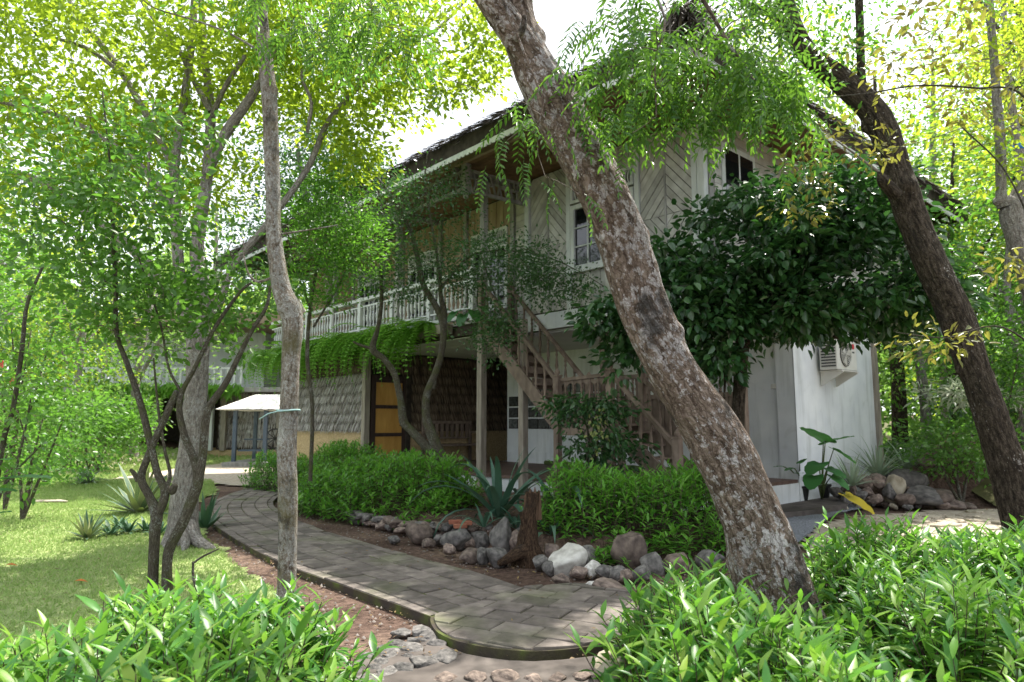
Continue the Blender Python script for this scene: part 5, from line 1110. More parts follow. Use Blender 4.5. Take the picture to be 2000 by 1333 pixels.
# ---- 6 crooked small tree in front of the door
t6 = Tree('crooked_tree', 'small crooked tree with two bent stems and tiny dark leaves before the door and stairs', 'tree', on(880, 950, .2), bark='bark_stem', twigmat='twig')
for L_ in ([(888, 965, 34), (872, 920, 32), (856, 880, 26), (842, 845, 24), (832, 810, 18), (834, 770, 17), (850, 730, 15), (862, 690, 15), (866, 640, 16), (852, 600, 16), (826, 555, 13), (815, 500, 12), (800, 450, 11), (775, 400, 9), (738, 350, 8), (690, 300, 5), (650, 270, 3)],
           [(868, 915, 24), (832, 872, 20), (800, 838, 18), (788, 822, 20), (782, 780, 14), (770, 730, 14), (748, 700, 14), (728, 682, 16), (738, 640, 10), (745, 590, 9), (744, 520, 8), (748, 440, 6), (740, 380, 4), (735, 330, 3)],
           [(866, 650, 14), (868, 610, 14), (862, 585, 11), (858, 540, 7), (850, 480, 6), (838, 410, 5), (830, 350, 4), (835, 300, 3)], [(858, 570, 8), (880, 540, 6), (920, 500, 5), (980, 490, 4), (1060, 500, 3), (1130, 530, 2), (1180, 560, 2)],
           [(850, 720, 10), (846, 760, 10), (856, 700, 8)], [(728, 682, 8), (705, 675, 6), (690, 668, 4)], [(940, 500, 4), (960, 560, 3), (980, 620, 3), (970, 700, 2)]):
    P, rr = pxl(L_, 12.0); rr = [x * .86 for x in rr]; t6.limb(P, rr, 14, 8, .10, 'stem')
C = np.concatenate([blob_px(970, 515, 11.6, 130, 60, 1.0, 84), blob_px(1080, 560, 11.4, 80, 50, .7, 30), blob_px(830, 440, 11.8, 110, 90, 1.0, 30), blob_px(720, 400, 12, 110, 80, 1.0, 46), blob_px(800, 545, 12, 110, 50, .9, 40), blob_px(965, 650, 11.4, 45, 70, .5, 28), blob_px(880, 350, 12, 80, 40, .6, 8)])
d = t6.clusters(C, .010, .05); t6.leaves(C, d, 60, .17, .062, 'leaf_small_dark', 'quad', .55); t6.twigs()
# bright tree behind slender trunk (feathery)
t6b = Tree('feathery_tree', 'bright green feathery young tree behind the slender trunk, before the balcony', 'tree', on(620, 930), bark='bark_stem')
for L_ in ([(606, 940, 8), (610, 800, 8), (600, 690, 8), (612, 560, 7), (640, 440, 6), (650, 330, 4)], [(612, 640, 5), (660, 560, 4), (690, 500, 3)], [(605, 600, 5), (570, 500, 4), (560, 420, 3)]):
    P, rr = pxl(L_, 10.5); t6b.limb(P, rr, 8, 6, .05, 'stem')
C = np.concatenate([blob_px(645, 430, 10.3, 110, 100, .8, 84), blob_px(600, 560, 10.3, 60, 50, .6, 22), blob_px(690, 520, 10.3, 60, 60, .5, 22)]); d = t6b.clusters(C, .006, .05)
t6b.leaves(C, d, 60, .18, .085, 'leaf_mid', 'quad', .38); t6b.twigs()
t6c = Tree('background_dark_tree', 'dark small leaved tree crown rising behind the slender trunk left of the eave', 'tree', (-6.0, 20.5, 0), bark='bark_grey')
P, rr = pxl([(640, 885, 26), (650, 700, 24), (640, 520, 22), (600, 400, 14), (580, 280, 8)], 20); t6c.limb(P, rr, 12, 6, .1, 'trunk')
C = np.concatenate([blob_px(600, 330, 20, 110, 110, 1.6, 100), blob_px(690, 330, 20, 60, 50, 1.2, 40), blob_px(520, 480, 20, 90, 120, 1.6, 60)]); d = t6c.clusters(C, .03, .05); t6c.leaves(C, d, 70, .32, .12, 'leaf_small_dark', 'quad', .55); t6c.twigs()
# ---- 7 dense dark-leaved tree before the white end of the house
t7 = Tree('dark_leaved_tree', 'dense round crowned tree with big glossy dark leaves before the white end wall', 'tree', on(1437, 985, .1), bark='bark_dark')
P, rr = pxl([(1436, 990, 28), (1440, 860, 25), (1444, 760, 24), (1450, 680, 26), (1470, 600, 24), (1500, 520, 18), (1540, 440, 12), (1580, 360, 8)], 9.6); t7.limb(P, rr, 16, 8, .12, 'trunk')
for L_ in ([(1455, 680, 16), (1400, 600, 13), (1360, 500, 8)], [(1470, 600, 16), (1560, 580, 14), (1680, 560, 10), (1780, 560, 6)], [(1460, 640, 14), (1540, 650, 10), (1640, 660, 7)], [(1448, 720, 10), (1424, 690, 9), (1415, 770, 4), (1418, 850, 2)], [(1500, 520, 12), (1600, 480, 10), (1700, 430, 6)]):
    P, rr = pxl(L_, 9.4); t7.limb(P, rr, 10, 6, .1, 'branch')
C = np.concatenate([blob_px(1500, 480, 9.3, 170, 130, 1.2, 150, .5), blob_px(1640, 540, 9.3, 200, 140, 1.2, 170, .5), blob_px(1360, 590, 9.2, 100, 110, .7, 80, .3), blob_px(1530, 605, 9.2, 200, 48, .9, 110, .3), blob_px(1770, 600, 9.3, 90, 55, .9, 60, .4), blob_px(1620, 400, 9.4, 170, 80, 1.0, 70, .4), blob_px(1380, 700, 9.3, 70, 40, .5, 20), blob_px(1290, 520, 9.2, 60, 70, .5, 24), blob_px(1190, 620, 9.4, 60, 40, .4, 18), blob_px(1215, 690, 9.6, 40, 60, .3, 12)])
d = t7.clusters(C, .012, .05); t7.leaves(C, d, 26, .14, .14, 'leaf_dark', 'ovate', .58, up=1.3, droop=.45); t7.twigs()
# ---- right edge trees
t8 = Tree('pollarded_tree', 'grey trunk with a knobbly pollarded fork and two pale upright shoots at the right edge', 'tree', on(2075, 1030), bark='bark_grey')
for L_ in ([(2075, 1040, 50), (2060, 800, 46), (2030, 600, 42), (2000, 500, 40), (1978, 430, 40), (1970, 400, 36), (1945, 392, 16)], [(1962, 405, 28), (1955, 380, 20), (1955, 300, 19), (1948, 200, 18), (1940, 100, 16), (1932, 0, 15), (1925, -120, 12)], [(1975, 410, 26), (1990, 370, 20), (2010, 330, 18), (2040, 200, 14)]):
    P, rr = pxl(L_, 8.2); t8.limb(P, rr, 20, 8, .16, 'trunk')
C = np.concatenate([blob_px(1960, 60, 8.2, 130, 90, 1.2, 44), blob_px(2000, 300, 8, 100, 80, 1.0, 24)]); d = t8.clusters(C, .01, .05); t8.leaves(C, d, 28, .18, .09, 'leaf_lime', 'ovate', .5); t8.twigs()
t9 = Tree('pale_slim_tree', 'slim pale tree with a blue cloth tied round it at the far right edge', 'tree', on(2040, 960), bark='bark_grey')
P, rr = pxl([(2040, 970, 26), (2020, 600, 24), (2002, 380, 22), (1990, 290, 18), (1975, 200, 14), (1965, 100, 12), (1960, 0, 11), (1960, -100, 9)], 10.5); t9.limb(P, rr, 16, 8, .1, 'trunk')
C = blob_px(1960, 120, 10.5, 120, 150, 1.2, 40); d = t9.clusters(C, .01, .05); t9.leaves(C, d, 40, .22, .09, 'leaf_lime', 'quad', .5); t9.twigs()
mb = MB(); c = at(1991, 288, 10.5); mb.tube([(c.x, 10.5, c.z - .05), (c.x, 10.5, c.z + .05)], .085, 12); rb = thing('blue_cloth', 'blue cloth band tied round the slim pale tree', 'cloth', c); plain('blue_fabric', (.02, .12, .35), (.04, .18, .45), 9); mb.put('band', MAT['blue_fabric'], rb, smooth=True)
# ---- background woods: individual trees with trunk and crown
def bgtree(i, x, y, h, w_, mat, label, nl=3200, lsz=.14, lean=0, low=.3, bark='bark_grey', r0=None, quadn=46):
    t = Tree('background_tree', label, 'tree', (x, y, float(ground_h(x, y)) - .1), 'trees in the background', bark)
    z0 = float(ground_h(x, y)) - .1; r0 = r0 or .018 * h
    P = [np.array([x, y, z0]), np.array([x + lean * .3 + random.uniform(-.2, .2), y, z0 + h * .3]), np.array([x + lean * .7 + random.uniform(-.3, .3), y + .2, z0 + h * .6]), np.array([x + lean, y, z0 + h * .95])]
    t.limb(P, [r0, r0 * .8, r0 * .55, r0 * .2], 10, 5, .1, 'trunk')
    for q in range(4):
        a = random.uniform(0, 6.28); s_ = random.uniform(.3, .6); p = np.array([x + lean * s_, y, z0 + h * s_]); e = p + np.array([math.cos(a) * w_ * .6, math.sin(a) * w_ * .6, h * .25]); t.limb([p, (p + e) / 2 + np.array([0, 0, .1 * h * .3]), e], [r0 * .45, r0 * .3, r0 * .1], 7, 4, .05, 'branch')
    n_ = nl // quadn; C = blob((x + lean * .6, y, z0 + h * (low + 1) / 2), (w_, w_, h * (1.05 - low) / 2), n_, .35); C = C[C[:, 2] > z0 + .3]
    d = t.clusters(C, .02, .05, 3); t.leaves(C, d, quadn, .34 * w_ / 2.2, lsz, mat, 'quad', .55); t.twigs()
left = [(-17, 22, 9, 2.6, 'leaf_lime'), (-14.5, 26.5, 10, 2.8, 'leaf_far'), (-21, 26, 11, 3.2, 'leaf_far'), (-20, 18, 8, 2.6, 'leaf_mid'), (-15.2, 23.5, 7.5, 1.9, 'leaf_lime'), (-25, 32, 13, 4, 'leaf_far'), (-10.5, 36, 15, 4.2, 'leaf_lime'), (-17, 38, 15, 4.4, 'leaf_far'), (-3, 34, 13, 3.6, 'leaf_far'), (-30, 24, 12, 4, 'leaf_far'), (-24, 40, 17, 5, 'leaf_lime'), (-6.5, 29, 10, 2.2, 'leaf_mid'), (-13, 15.5, 7.5, 2.0, 'leaf_mid'), (-15.4, 14, 9, 2.4, 'leaf_mid')]
labs = ['airy lime green tree at the left beyond the lawn', 'pale green tree in front of the far pavilion', 'broad hazy green tree far left', 'mid green tree at the left edge of the lawn', 'small lime tree by the gravel yard', 'tall hazy tree behind the left edge woods', 'tall lime green tree rising behind the pavilion roof', 'tall hazy green tree behind the pavilion bay', 'tall green tree seen between slender trunk and house roof', 'distant tree at the outermost left', 'tallest lime tree at the far left back', 'slim green tree right of the white canopy', 'mid green young tree near the left lawn edge', 'tree crown entering from the left edge above the lawn']
for i, (x, y, h, w_, m_) in enumerate(left): bgtree(i, x, y, h, w_, m_, labs[i], 3400 if y < 30 else 4200, .12 if y < 24 else .2, low=.12 if y > 20 else .35)
right = [(9.9, 16.5, 8, 2.0, 'leaf_mid', -.2), (12, 18.5, 10, 2.6, 'leaf_far', .5), (14.5, 16, 9, 2.4, 'leaf_mid', 0), (16, 22, 12, 3.4, 'leaf_far', .6), (11.5, 25, 13, 3.4, 'leaf_far', -.6), (19, 28, 14, 4.2, 'leaf_lime', 0), (13.5, 32, 15, 4.5, 'leaf_far', .5), (22, 20, 12, 3.8, 'leaf_far', 0), (10.2, 13.6, 6.5, 1.5, 'leaf_mid', .3), (25, 32, 15, 5, 'leaf_far', 0), (17, 13.5, 9, 2.6, 'leaf_lime', 0), (13.2, 23.5, 15, 3.2, 'leaf_lime', 0), (16.5, 26, 17, 3.8, 'leaf_mid', .5), (18.6, 22.5, 16, 3.4, 'leaf_lime', 0), (11.6, 29, 18, 3.6, 'leaf_far', 0), (15.6, 19.2, 13, 2.8, 'leaf_mid', 0), (12.4, 15.6, 10, 2.0, 'leaf_lime', .3), (9.8, 23.5, 17, 3.2, 'leaf_lime', 0)]
labs = ['slim tree on the bank just right of the end wall', 'lime green tree on the bank behind the dark trunk', 'mid green tree right of the dark trunk', 'hazy tall tree on the wooded bank', 'tall tree behind the house end on the slope', 'lime crowned tree high on the slope', 'tallest hazy tree at the top of the slope', 'broad tree at the far right slope', 'young tree beside the spiky rosettes on the bank', 'distant tree at the outermost right', 'lime tree at the right edge of the picture', 'tall lime tree rising over the right eave of the house', 'very tall mid green tree on the slope behind the dark trunk', 'tall lime tree filling the top right corner', 'tallest pale tree behind the right end of the roof', 'tall mid green tree standing right of the dark trunk', 'light green tree close behind the variegated shrub', 'tall lime tree behind the house whose top shows between neem sprays and dark trunk']
for i, (x, y, h, w_, m_, ln) in enumerate(right): bgtree(i, x, y, h, w_, m_, labs[i], 4200, .14 if y < 20 else .22, ln, .18, bark='bark_dark' if i % 2 else 'bark_grey')
# unseen tree added beside the camera to shade and dapple the foreground
bgtree(99, 3.6, 1.0, 9.5, 3.2, 'leaf_mid', 'unseen tall tree added beside the camera, its crown shading the front hedges', 2600, .16, .6, .55)
# distant wood as one mass
def wood(name, lab, n, boxes, mat, size):
    Ps = []
    for (x0, x1, y0, y1, zt) in boxes:
        x = rng.uniform(x0, x1, n); y = rng.uniform(y0, y1, n); g_ = ground_h(x, y); top = zt * (.75 + .25 * np.sin(x * .55 + y * .3) * np.sin(x * .21 + 1)); z = g_ + rng.random(n) ** .8 * top; Ps.append(np.stack([x, y, z], -1))
    P = np.concatenate(Ps); q = len(P); L = rng.uniform(.6, 1.3, q) * size; V, F = leaf_geo(P, rand_dir(q), rand_dir(q) + np.array([0, -.3, .6]), L, L * .6, 'quad'); me = np_mesh(name, V, F); o = link(name, me, MAT[mat]); o['kind'] = 'stuff'; o['label'] = lab
wood('distant_wood', 'bright green wood beyond the pavilion and lawn', 26000, [(-60, -20, 42, 52, 13), (-20, 10, 44, 54, 12)], 'leaf_far', .5)
wood('hillside_wood', 'green wood covering the slope behind the house', 26000, [(8, 60, 38, 50, 9)], 'leaf_far', .5)
wood('bank_undergrowth', 'low leafy undergrowth on the bank right of the white end wall', 26000, [(8.6, 20, 14.6, 24, 1.3)], 'leaf_small_dark', .11)
wood('bank_shrubs', 'bright low shrubs at the foot of the bank', 9000, [(8.8, 15, 12.7, 16.5, .6)], 'leaf_fresh', .09)
wood('left_undergrowth', 'leafy undergrowth beyond the left side of the lawn', 16000, [(-30, -13, 15.5, 26, 2.2)], 'leaf_mid', .16)

# ================================================================== SHRUBS AND HEDGES
def lens(n, ls, mat, obj_mat):
    out = []
    for i in range(n):
        l = ls * (.8 + .1 * i); V, F = leaf_geo([[0, 0, 0]], [[1, 0, .05 * (i - 2)]], [[0, 0, 1]], [l], [l * .25], 'lance'); me = np_mesh('leaf', V, F, True); me.materials.append(MAT[obj_mat]); out.append(me)
    return out
def hedge(name, label, base, outline, hfun, n_shoots, leaf_len, mat, objmat=None, nobj=0, per=11, group=None, wr=.34, zf=terrain, kind='lance', tall=()):
    root = thing(name, label, 'hedge', base, group); f = inpoly(outline); P = np.array(outline); x0, y0 = P.min(0)[:2]; x1, y1 = P.max(0)[:2]
    pts = []
    while len(pts) < n_shoots:
        x = rng.uniform(x0, x1, 400); y = rng.uniform(y0, y1, 400); k = f(x, y); pts += list(zip(x[k], y[k]))
    pts = np.array(pts[:n_shoots] + list(tall)); n = len(pts); ed = edge_dist(outline, pts[:, 0], pts[:, 1]); g_ = zf(pts[:, 0], pts[:, 1])
    H_ = hfun(pts[:, 0], pts[:, 1]) * (.35 + .65 * sstep(0, .32, ed)) * rng.uniform(.78, 1.08, n)
    for i in range(len(tall)): H_[n_shoots + i] = tall_h
    lean = rng.normal(size=(n, 2)) * .12; top = np.stack([pts[:, 0] + lean[:, 0], pts[:, 1] + lean[:, 1], g_ + H_], -1); bot = np.stack([pts[:, 0], pts[:, 1], g_], -1)
    # stems
    st_ = []
    for a, b_ in zip(bot, top): q = np.array([a, (a + b_) / 2 + rng.normal(size=3) * .02, b_]); st_.append(tube_geo(q, [.006, .004, .0025], 3)[:2])
    V, F = joinVF(st_); me = np_mesh('stems', V - np.array(base), F); me.materials.append(MAT['purple_stem']); o = bpy.data.objects.new('stems', me); COL.objects.link(o); o.parent = root; o['kind'] = 'stuff'
    # leaves
    lv = []
    for i in range(n):
        a0 = random.random() * 6.28
        for k in range(per):
            t = 1 - (k / per) * min(.85, .34 / max(.12, H_[i]) * 1.2); el = .95 - 1.15 * (k / per) + random.gauss(0, .18); a = a0 + k * 2.4 + random.gauss(0, .2)
            p = bot[i] + (top[i] - bot[i]) * t; D = np.array([math.cos(a) * math.cos(el), math.sin(a) * math.cos(el), math.sin(el)]); N = np.array([-math.cos(a) * math.sin(el), -math.sin(a) * math.sin(el), math.cos(el)]) + rng.normal(size=3) * .15
            lv.append((p, D, N, leaf_len * random.uniform(.55, 1.25) * (.75 if k < 2 else 1)))
    d2 = np.array([np.linalg.norm(q[0] - np.array([0, 0, CAM_H])) + rng.random() * .15 - (q[0][2] * 1.2) for q in lv]); order = np.argsort(d2)
    if nobj:
        LM = lens(5, leaf_len, mat, objmat)
        for i in order[:nobj]:
            p, D, N, l = lv[i]; D = Vector(D); N = Vector(N); Y = N.cross(D).normalized(); Z = D.cross(Y).normalized(); s_ = l / leaf_len
            o = bpy.data.objects.new('leaf', random.choice(LM)); COL.objects.link(o); o.parent = root
            o.matrix_basis = Matrix.Translation(Vector(p) - Vector(base)) @ Matrix((D, Y, Z)).transposed().to_4x4() @ Matrix.Scale(s_, 4)
    rest = order[nobj:]; P_ = np.array([lv[i][0] for i in rest]); D_ = np.array([lv[i][1] for i in rest]); N_ = np.array([lv[i][2] for i in rest]); L_ = np.array([lv[i][3] for i in rest])
    V, F = leaf_geo(P_, D_, N_, L_, L_ * wr, kind); me = np_mesh('foliage', V - np.array(base), F, kind == 'lance'); me.materials.append(MAT[mat]); o = bpy.data.objects.new('foliage', me); COL.objects.link(o); o.parent = root; o['kind'] = 'stuff'
    return root
tall_h = .9
hedge('front_hedge', 'loose bright green hedge of long narrow leaves along the bottom left corner', (-1.6, 3.2, 0), [(-3.6, 2.2), (-3.5, 3.0), (-2.6, 3.75), (-1.8, 4.3), (-1.1, 4.25), (-.78, 3.8), (-.75, 3.0), (-.85, 2.2)],
      lambda x, y: .50 + .06 * np.sin(x * 3 + y * 2) + .10 * sstep(-2.4, -1.0, x), 620, .165, 'leaf_front', 'leaf_front_object', 300, 13, wr=.25)
hedge('front_hedge', 'bright leafy shrub of long narrow leaves around the foot of the leaning trunk', (1.4, 3.6, 0), [(.40, 2.4), (.46, 3.4), (.68, 4.4), (1.1, 5.1), (1.9, 5.4), (2.0, 4.4), (1.8, 3.2), (1.7, 2.4)],
      lambda x, y: .62 + .08 * np.sin(x * 4 + y * 3) - .20 * np.exp(-((x - 1.55) / .35) ** 2), 480, .165, 'leaf_front', 'leaf_front_object', 300, 13, wr=.25)
hedge('front_hedge', 'spreading bright shrub of long narrow leaves filling the bottom right corner', (2.8, 3.8, 0), [(1.72, 2.4), (1.85, 3.4), (2.05, 4.6), (2.0, 5.6), (3.2, 6.3), (4.8, 6.4), (5.2, 5.0), (3.6, 3.2), (2.6, 2.3)],
      lambda x, y: .60 + .08 * np.sin(x * 3.2 + y * 2), 900, .165, 'leaf_front', 'leaf_front_object', 300, 13, wr=.25)
# clipped hedges in the bed
def el(cx, cy, rx, ry, rot=0, n=20): return [(cx + rx * math.cos(t * 6.283 / n) * math.cos(rot) - ry * math.sin(t * 6.283 / n) * math.sin(rot), cy + rx * math.cos(t * 6.283 / n) * math.sin(rot) + ry * math.sin(t * 6.283 / n) * math.cos(rot)) for t in range(n)]
hedge('clipped_hedge', 'rounded low hedge in front of the silvery thatch wall, farthest left of the bed', tuple(on(590, 960, .2)), el(-4.35, 15.4, 2.2, .95, R(-35)), lambda x, y: .78 + .05 * np.sin(x * 3), 620, .125, 'leaf_hedge', 'leaf_hedge', 60, 13)
hedge('clipped_hedge', 'rounded low hedge in front of the yellow panelled door', tuple(on(740, 1000, .2)), el(-2.2, 11.6, 2.05, .92, R(-38)), lambda x, y: .70 + .05 * np.sin(x * 3), 800, .125, 'leaf_hedge', 'leaf_hedge', 150, 13)
hedge('clipped_hedge', 'loose leafy hedge above the boulders just left of the leaning trunk', tuple(on(1230, 1050, .2)), el(1.75, 8.7, 1.5, .95, R(8)), lambda x, y: .68 + .08 * np.sin(x * 3), 620, .13, 'leaf_hedge', 'leaf_hedge', 250, 12, wr=.32)
hedge('rock_sprig', 'small leafy sprig spilling over the boulders under the right hand hedge', tuple(on(1190, 1090)), el(1.02, 7.55, .2, .16), lambda x, y: .26 + 0 * x, 22, .125, 'leaf_hedge', 'leaf_hedge', 60, 9)
hedge('rock_sprig', 'leafy sprig growing at the foot of the door hedge over the brown boulder', tuple(on(830, 1050)), el(-1.2, 9.95, .4, .22), lambda x, y: .35 + 0 * x, 46, .125, 'leaf_hedge', 'leaf_hedge', 60, 9)

# strap and sword leaved plants -------------------------------------------------
def strap_mesh(name, L, w_, bend, mat, seg=9, fold=.25, up=True, taper=.3, mats=None):
    V = []; F = []; x = z = 0; a = math.pi / 2 if up else .6
    for i in range(seg + 1):
        t = i / seg; ww = w_ * (min(1, taper + t * 3) if t < .3 else (1 - ((t - .3) / .7) ** 1.8)) + .002
        V += [(x, ww / 2, z + ww * fold), (x, 0, z), (x, -ww / 2, z + ww * fold)]
        a -= bend * (.4 + t * 1.4) / seg; x += L / seg * math.cos(a); z += L / seg * math.sin(a)
    for i in range(seg):
        for j in (0, 1): F.append((i * 3 + j, i * 3 + j + 1, i * 3 + j + 4, i * 3 + j + 3))
    me = np_mesh(name, V, F, True); me.materials.append(MAT[mat]); return me
def rosette(name, label, cat, p, n, L, w_, mat, tilt=(.15, 1.2), bends=(.2, .9), group=None, leafname='leaf', edge=None, seed=None):
    root = thing(name, label, cat, p, group); ms = []
    for k in range(4): ms.append((strap_mesh(leafname, L * (.8 + .12 * k), w_, bends[0] + (bends[1] - bends[0]) * k / 3, mat), strap_mesh('leaf_edge', L * (.8 + .12 * k) * .995, w_ * 1.28, bends[0] + (bends[1] - bends[0]) * k / 3, edge) if edge else None))
    for i in range(n):
        a = i * 2.4 + random.gauss(0, .1); tl = tilt[0] + (tilt[1] - tilt[0]) * ((i + .5) / n) ** .8 + random.gauss(0, .06); m_, e_ = random.choice(ms)
        M = Matrix.Translation((math.cos(a) * w_ * .4, math.sin(a) * w_ * .4, 0)) @ Matrix.Rotation(a, 4, 'Z') @ Matrix.Rotation(tl, 4, 'Y') @ Matrix.Scale(random.uniform(.8, 1.1), 4)
        o = bpy.data.objects.new(leafname, m_); COL.objects.link(o); o.parent = root; o.matrix_basis = M
        if e_: q = bpy.data.objects.new('leaf_edge', e_); COL.objects.link(q); q.parent = o; q.location = (0, 0, -.004)
    return root
rosette('strap_leaf_plant', 'huge blue green strap leaved plant with arching leaves above the boulders left of the stump', 'plant', on(975, 1012, .25), 26, 1.35, .10, 'leaf_strap', (.05, .95), (.5, 2.6))
rosette('strap_leaf_plant', 'tall blue green strap leaved plant between the stump and the right hedge', 'plant', on(1092, 1020, .25), 12, 1.0, .11, 'leaf_strap', (.02, .8), (.3, 2.2))
rosette('strap_leaf_plant', 'smaller drooping strap leaved plant at the foot of the broken stump', 'plant', on(1075, 1045, .2), 9, .6, .07, 'leaf_strap', (.3, 1.2), (.8, 2.2))
for q, (px, py, z) in enumerate(((945, 1030, .2), (1010, 1035, .2))): rosette('strap_leaf_plant', ['young strap leaved offset left of the big blue green plant', 'young strap leaved offset right of the big blue green plant'][q], 'plant', on(px, py, z), 10, .5, .05, 'leaf_strap', (.2, 1.0), (.5, 1.8))
rosette('century_plant', 'large agave with cream edged sword leaves between the two trunks on the lawn edge', 'agave', on(272, 1002), 44, .80, .085, 'leaf_agave_green', (.05, 1.6), (.0, .25), edge='leaf_agave_cream')
rosette('century_plant', 'small pale cream edged agave on the shaded lawn, left of the dark rosettes', 'agave', on(170, 1052), 34, .36, .045, 'leaf_agave_green', (.05, 1.4), (.0, .3), edge='leaf_agave_cream')
rosette('century_plant', 'agave half hidden behind the right of the large grey trunk', 'agave', on(400, 1035), 22, .5, .06, 'leaf_agave_green', (.05, 1.2), (0, .2))
for q, (px, py) in enumerate(((215, 1045), (250, 1040), (285, 1038), (310, 1045), (232, 1030))): rosette('low_rosette', ['dark green rosette beside the small pale agave', 'dark rosette, second of the row from the small agave', 'dark rosette under the large agave', 'dark rosette touching the large trunk roots', 'dark rosette at the back of the lawn row'][q], 'rosette plant', on(px, py), 22, .24, .05, 'leaf_agave_green', (.2, 1.45), (.2, .9), 'rosettes in the row on the lawn')
rosette('silver_plant', 'low silvery variegated plant on the sunny lawn under the vase shaped shrub', 'plant', on(168, 945), 60, .55, .07, 'leaf_silver', (.1, 1.4), (.3, 1.4))
rosette('spiky_rosette', 'grey green spiky rosette against the white wall, nearest the pots', 'agave', at(1664, 950, 12.3), 44, .62, .045, 'leaf_silver', (.05, 1.4), (.1, .6))
rosette('spiky_rosette', 'large grey green spiky rosette behind the rock pile', 'agave', at(1716, 932, 13.2), 56, .8, .045, 'leaf_silver', (.05, 1.4), (.1, .6))
rosette('spiky_rosette', 'grey green spiky rosette on the bank above the biggest boulders', 'agave', at(1775, 924, 13.8), 50, .8, .045, 'leaf_silver', (.05, 1.4), (.1, .6))
rosette('spiky_rosette', 'small grey green rosette low at the right end of the rock pile', 'agave', at(1818, 938, 13.5), 34, .5, .04, 'leaf_silver', (.05, 1.4), (.1, .6))
# elephant ears
def heart_leaf(L, w_, mat, wave=.03):
    V = [(0, 0, 0)]; n_ = 26; ring = []
    for i in range(n_):
        t = i / n_ * 2 * math.pi; c = math.cos(t); s_ = math.sin(t); x = L * (.42 + .5 * c if c > -.0 else .42 + .62 * c * (1 - .55 * max(0, -c) ** 6)); y = w_ * .52 * s_ * (1 - .25 * c) * (1 + wave * math.sin(i * 2.9)); z = -.12 * L * (x / L) ** 2 + .10 * abs(y) + wave * L * math.sin(i * 2.2) * .5
        ring.append((x, y, z))
    V = [(L * .1, 0, 0), (L * .45, 0, -.02 * L), (L * .8, 0, -.08 * L)] + ring; F = []
    for i in range(n_):
        j = (i + 1) % n_; xm = (ring[i][0] + ring[j][0]) / 2; c = 0 if xm < L * .28 else (1 if xm < L * .65 else 2); F.append((c, 3 + i, 3 + j, 3 + j))
    F2 = [(a, b_, c_) for a, b_, c_, _ in F]
    for i in range(n_):
        j = (i + 1) % n_; k = (j + 1) % n_; m1 = (ring[i][0] + ring[j][0]) / 2; m2 = (ring[j][0] + ring[k][0]) / 2; g1 = 0 if m1 < L * .28 else (1 if m1 < L * .65 else 2); g2 = 0 if m2 < L * .28 else (1 if m2 < L * .65 else 2)
        if g1 != g2: F2.append((g1, 3 + j, g2))
    me = np_mesh('leaf', V, F2, True); me.materials.append(MAT[mat]); return me
def ears(name, label, cat, base, specs, mat='leaf_elephant', stemmat='green_stem'):
    """specs: (px,py,depth, length, pointing (dx,dy,dz))"""
    root = thing(name, label, cat, base)
    for (px, py, Y, L, D) in specs:
        p = at(px, py, Y); mb = MB(); m = (Vector(base) + p) / 2 + Vector((0, 0, .08)); q = catmull([base, m, p], 5); mb.tube([tuple(x) for x in q], list(np.linspace(.016, .007, len(q))), 6); so = mb.put('stalk', MAT[stemmat], root, smooth=True)
        me = heart_leaf(L, L * .72, mat); D = Vector(D).normalized(); Rm = D.to_track_quat('X', 'Z').to_matrix().to_4x4()
        o = bpy.data.objects.new('leaf', me); COL.objects.link(o); o.parent = root; o.matrix_basis = Matrix.Translation(p - Vector(base)) @ Rm @ Matrix.Translation((-L * .12, 0, 0))
    return root
eb = on(1605, 975, .12)
ears('elephant_ear', 'tall elephant ear with ruffled leaves growing against the white end wall', 'elephant ear', eb, [(1612, 862, 11.3, .62, (-.9, -.2, .62)), (1608, 868, 11.2, .60, (1, -.35, .45)), (1628, 878, 11.2, .5, (1, -.2, -.55)), (1600, 905, 11.0, .45, (-.8, -.6, -.4)), (1615, 915, 11.0, .42, (.5, -.8, -.3)), (1590, 930, 11.0, .40, (-.6, -.8, -.6)), (1625, 930, 10.9, .4, (.6, -.8, -.6))])
ears('fallen_leaf', 'big yellow fallen elephant ear leaf drooping onto the gravel before the rocks', 'leaf', on(1640, 975, .1), [(1652, 968, 11.2, .6, (.75, -.75, -.5))], 'leaf_yellow')
ears('potted_plant', 'young potted plant with small heart leaves in the left black pot', 'plant', on(1563, 945, .35), [(1550, 915, 11.3, .22, (-1, -.3, -.1)), (1562, 905, 11.4, .2, (.3, -.6, .5)), (1530, 912, 11.4, .2, (-1, .2, .1)), (1580, 935, 11.2, .22, (.7, -.6, -.5)), (1558, 925, 11.2, .18, (.2, -.9, .2))])
ears('left_edge_plant', 'big arrowhead leaves poking in low at the left edge of the lawn', 'plant', on(-80, 1010), [(-40, 905, 7.0, .42, (.8, -.1, .2)), (15, 935, 6.9, .48, (1, .25, .12)), (-30, 960, 6.8, .35, (.9, .2, .1)), (-30, 1010, 6.7, .3, (.9, .1, .3))], 'leaf_elephant')
def pot(label, p, r, h_):
    t = thing('flower_pot', label, 'pot', p); mb = MB(); n_ = 20
    prof = [(0, r * .72), (h_ * .82, r * .95), (h_ * .84, r * 1.06), (h_, r * 1.08), (h_, r * .98), (h_ * .86, r * .94), (h_ * .84, .01)]
    mb.lathe(p, prof, n_); mb.put('pot', MAT['pot_plastic'], t, smooth=False); mb = MB(); mb.lathe(Vector(p) + Vector((0, 0, h_ * .84)), [(0, r * .93), (.02, r * .6), (.03, .01)], 14); mb.put('potting_soil', MAT['soil'], t)
pot('black plastic pot nearest the leaning trunk on the slab', on(1564, 977, .12), .165, .26); pot('black plastic pot under the tall elephant ear', on(1607, 972, .12), .155, .25)
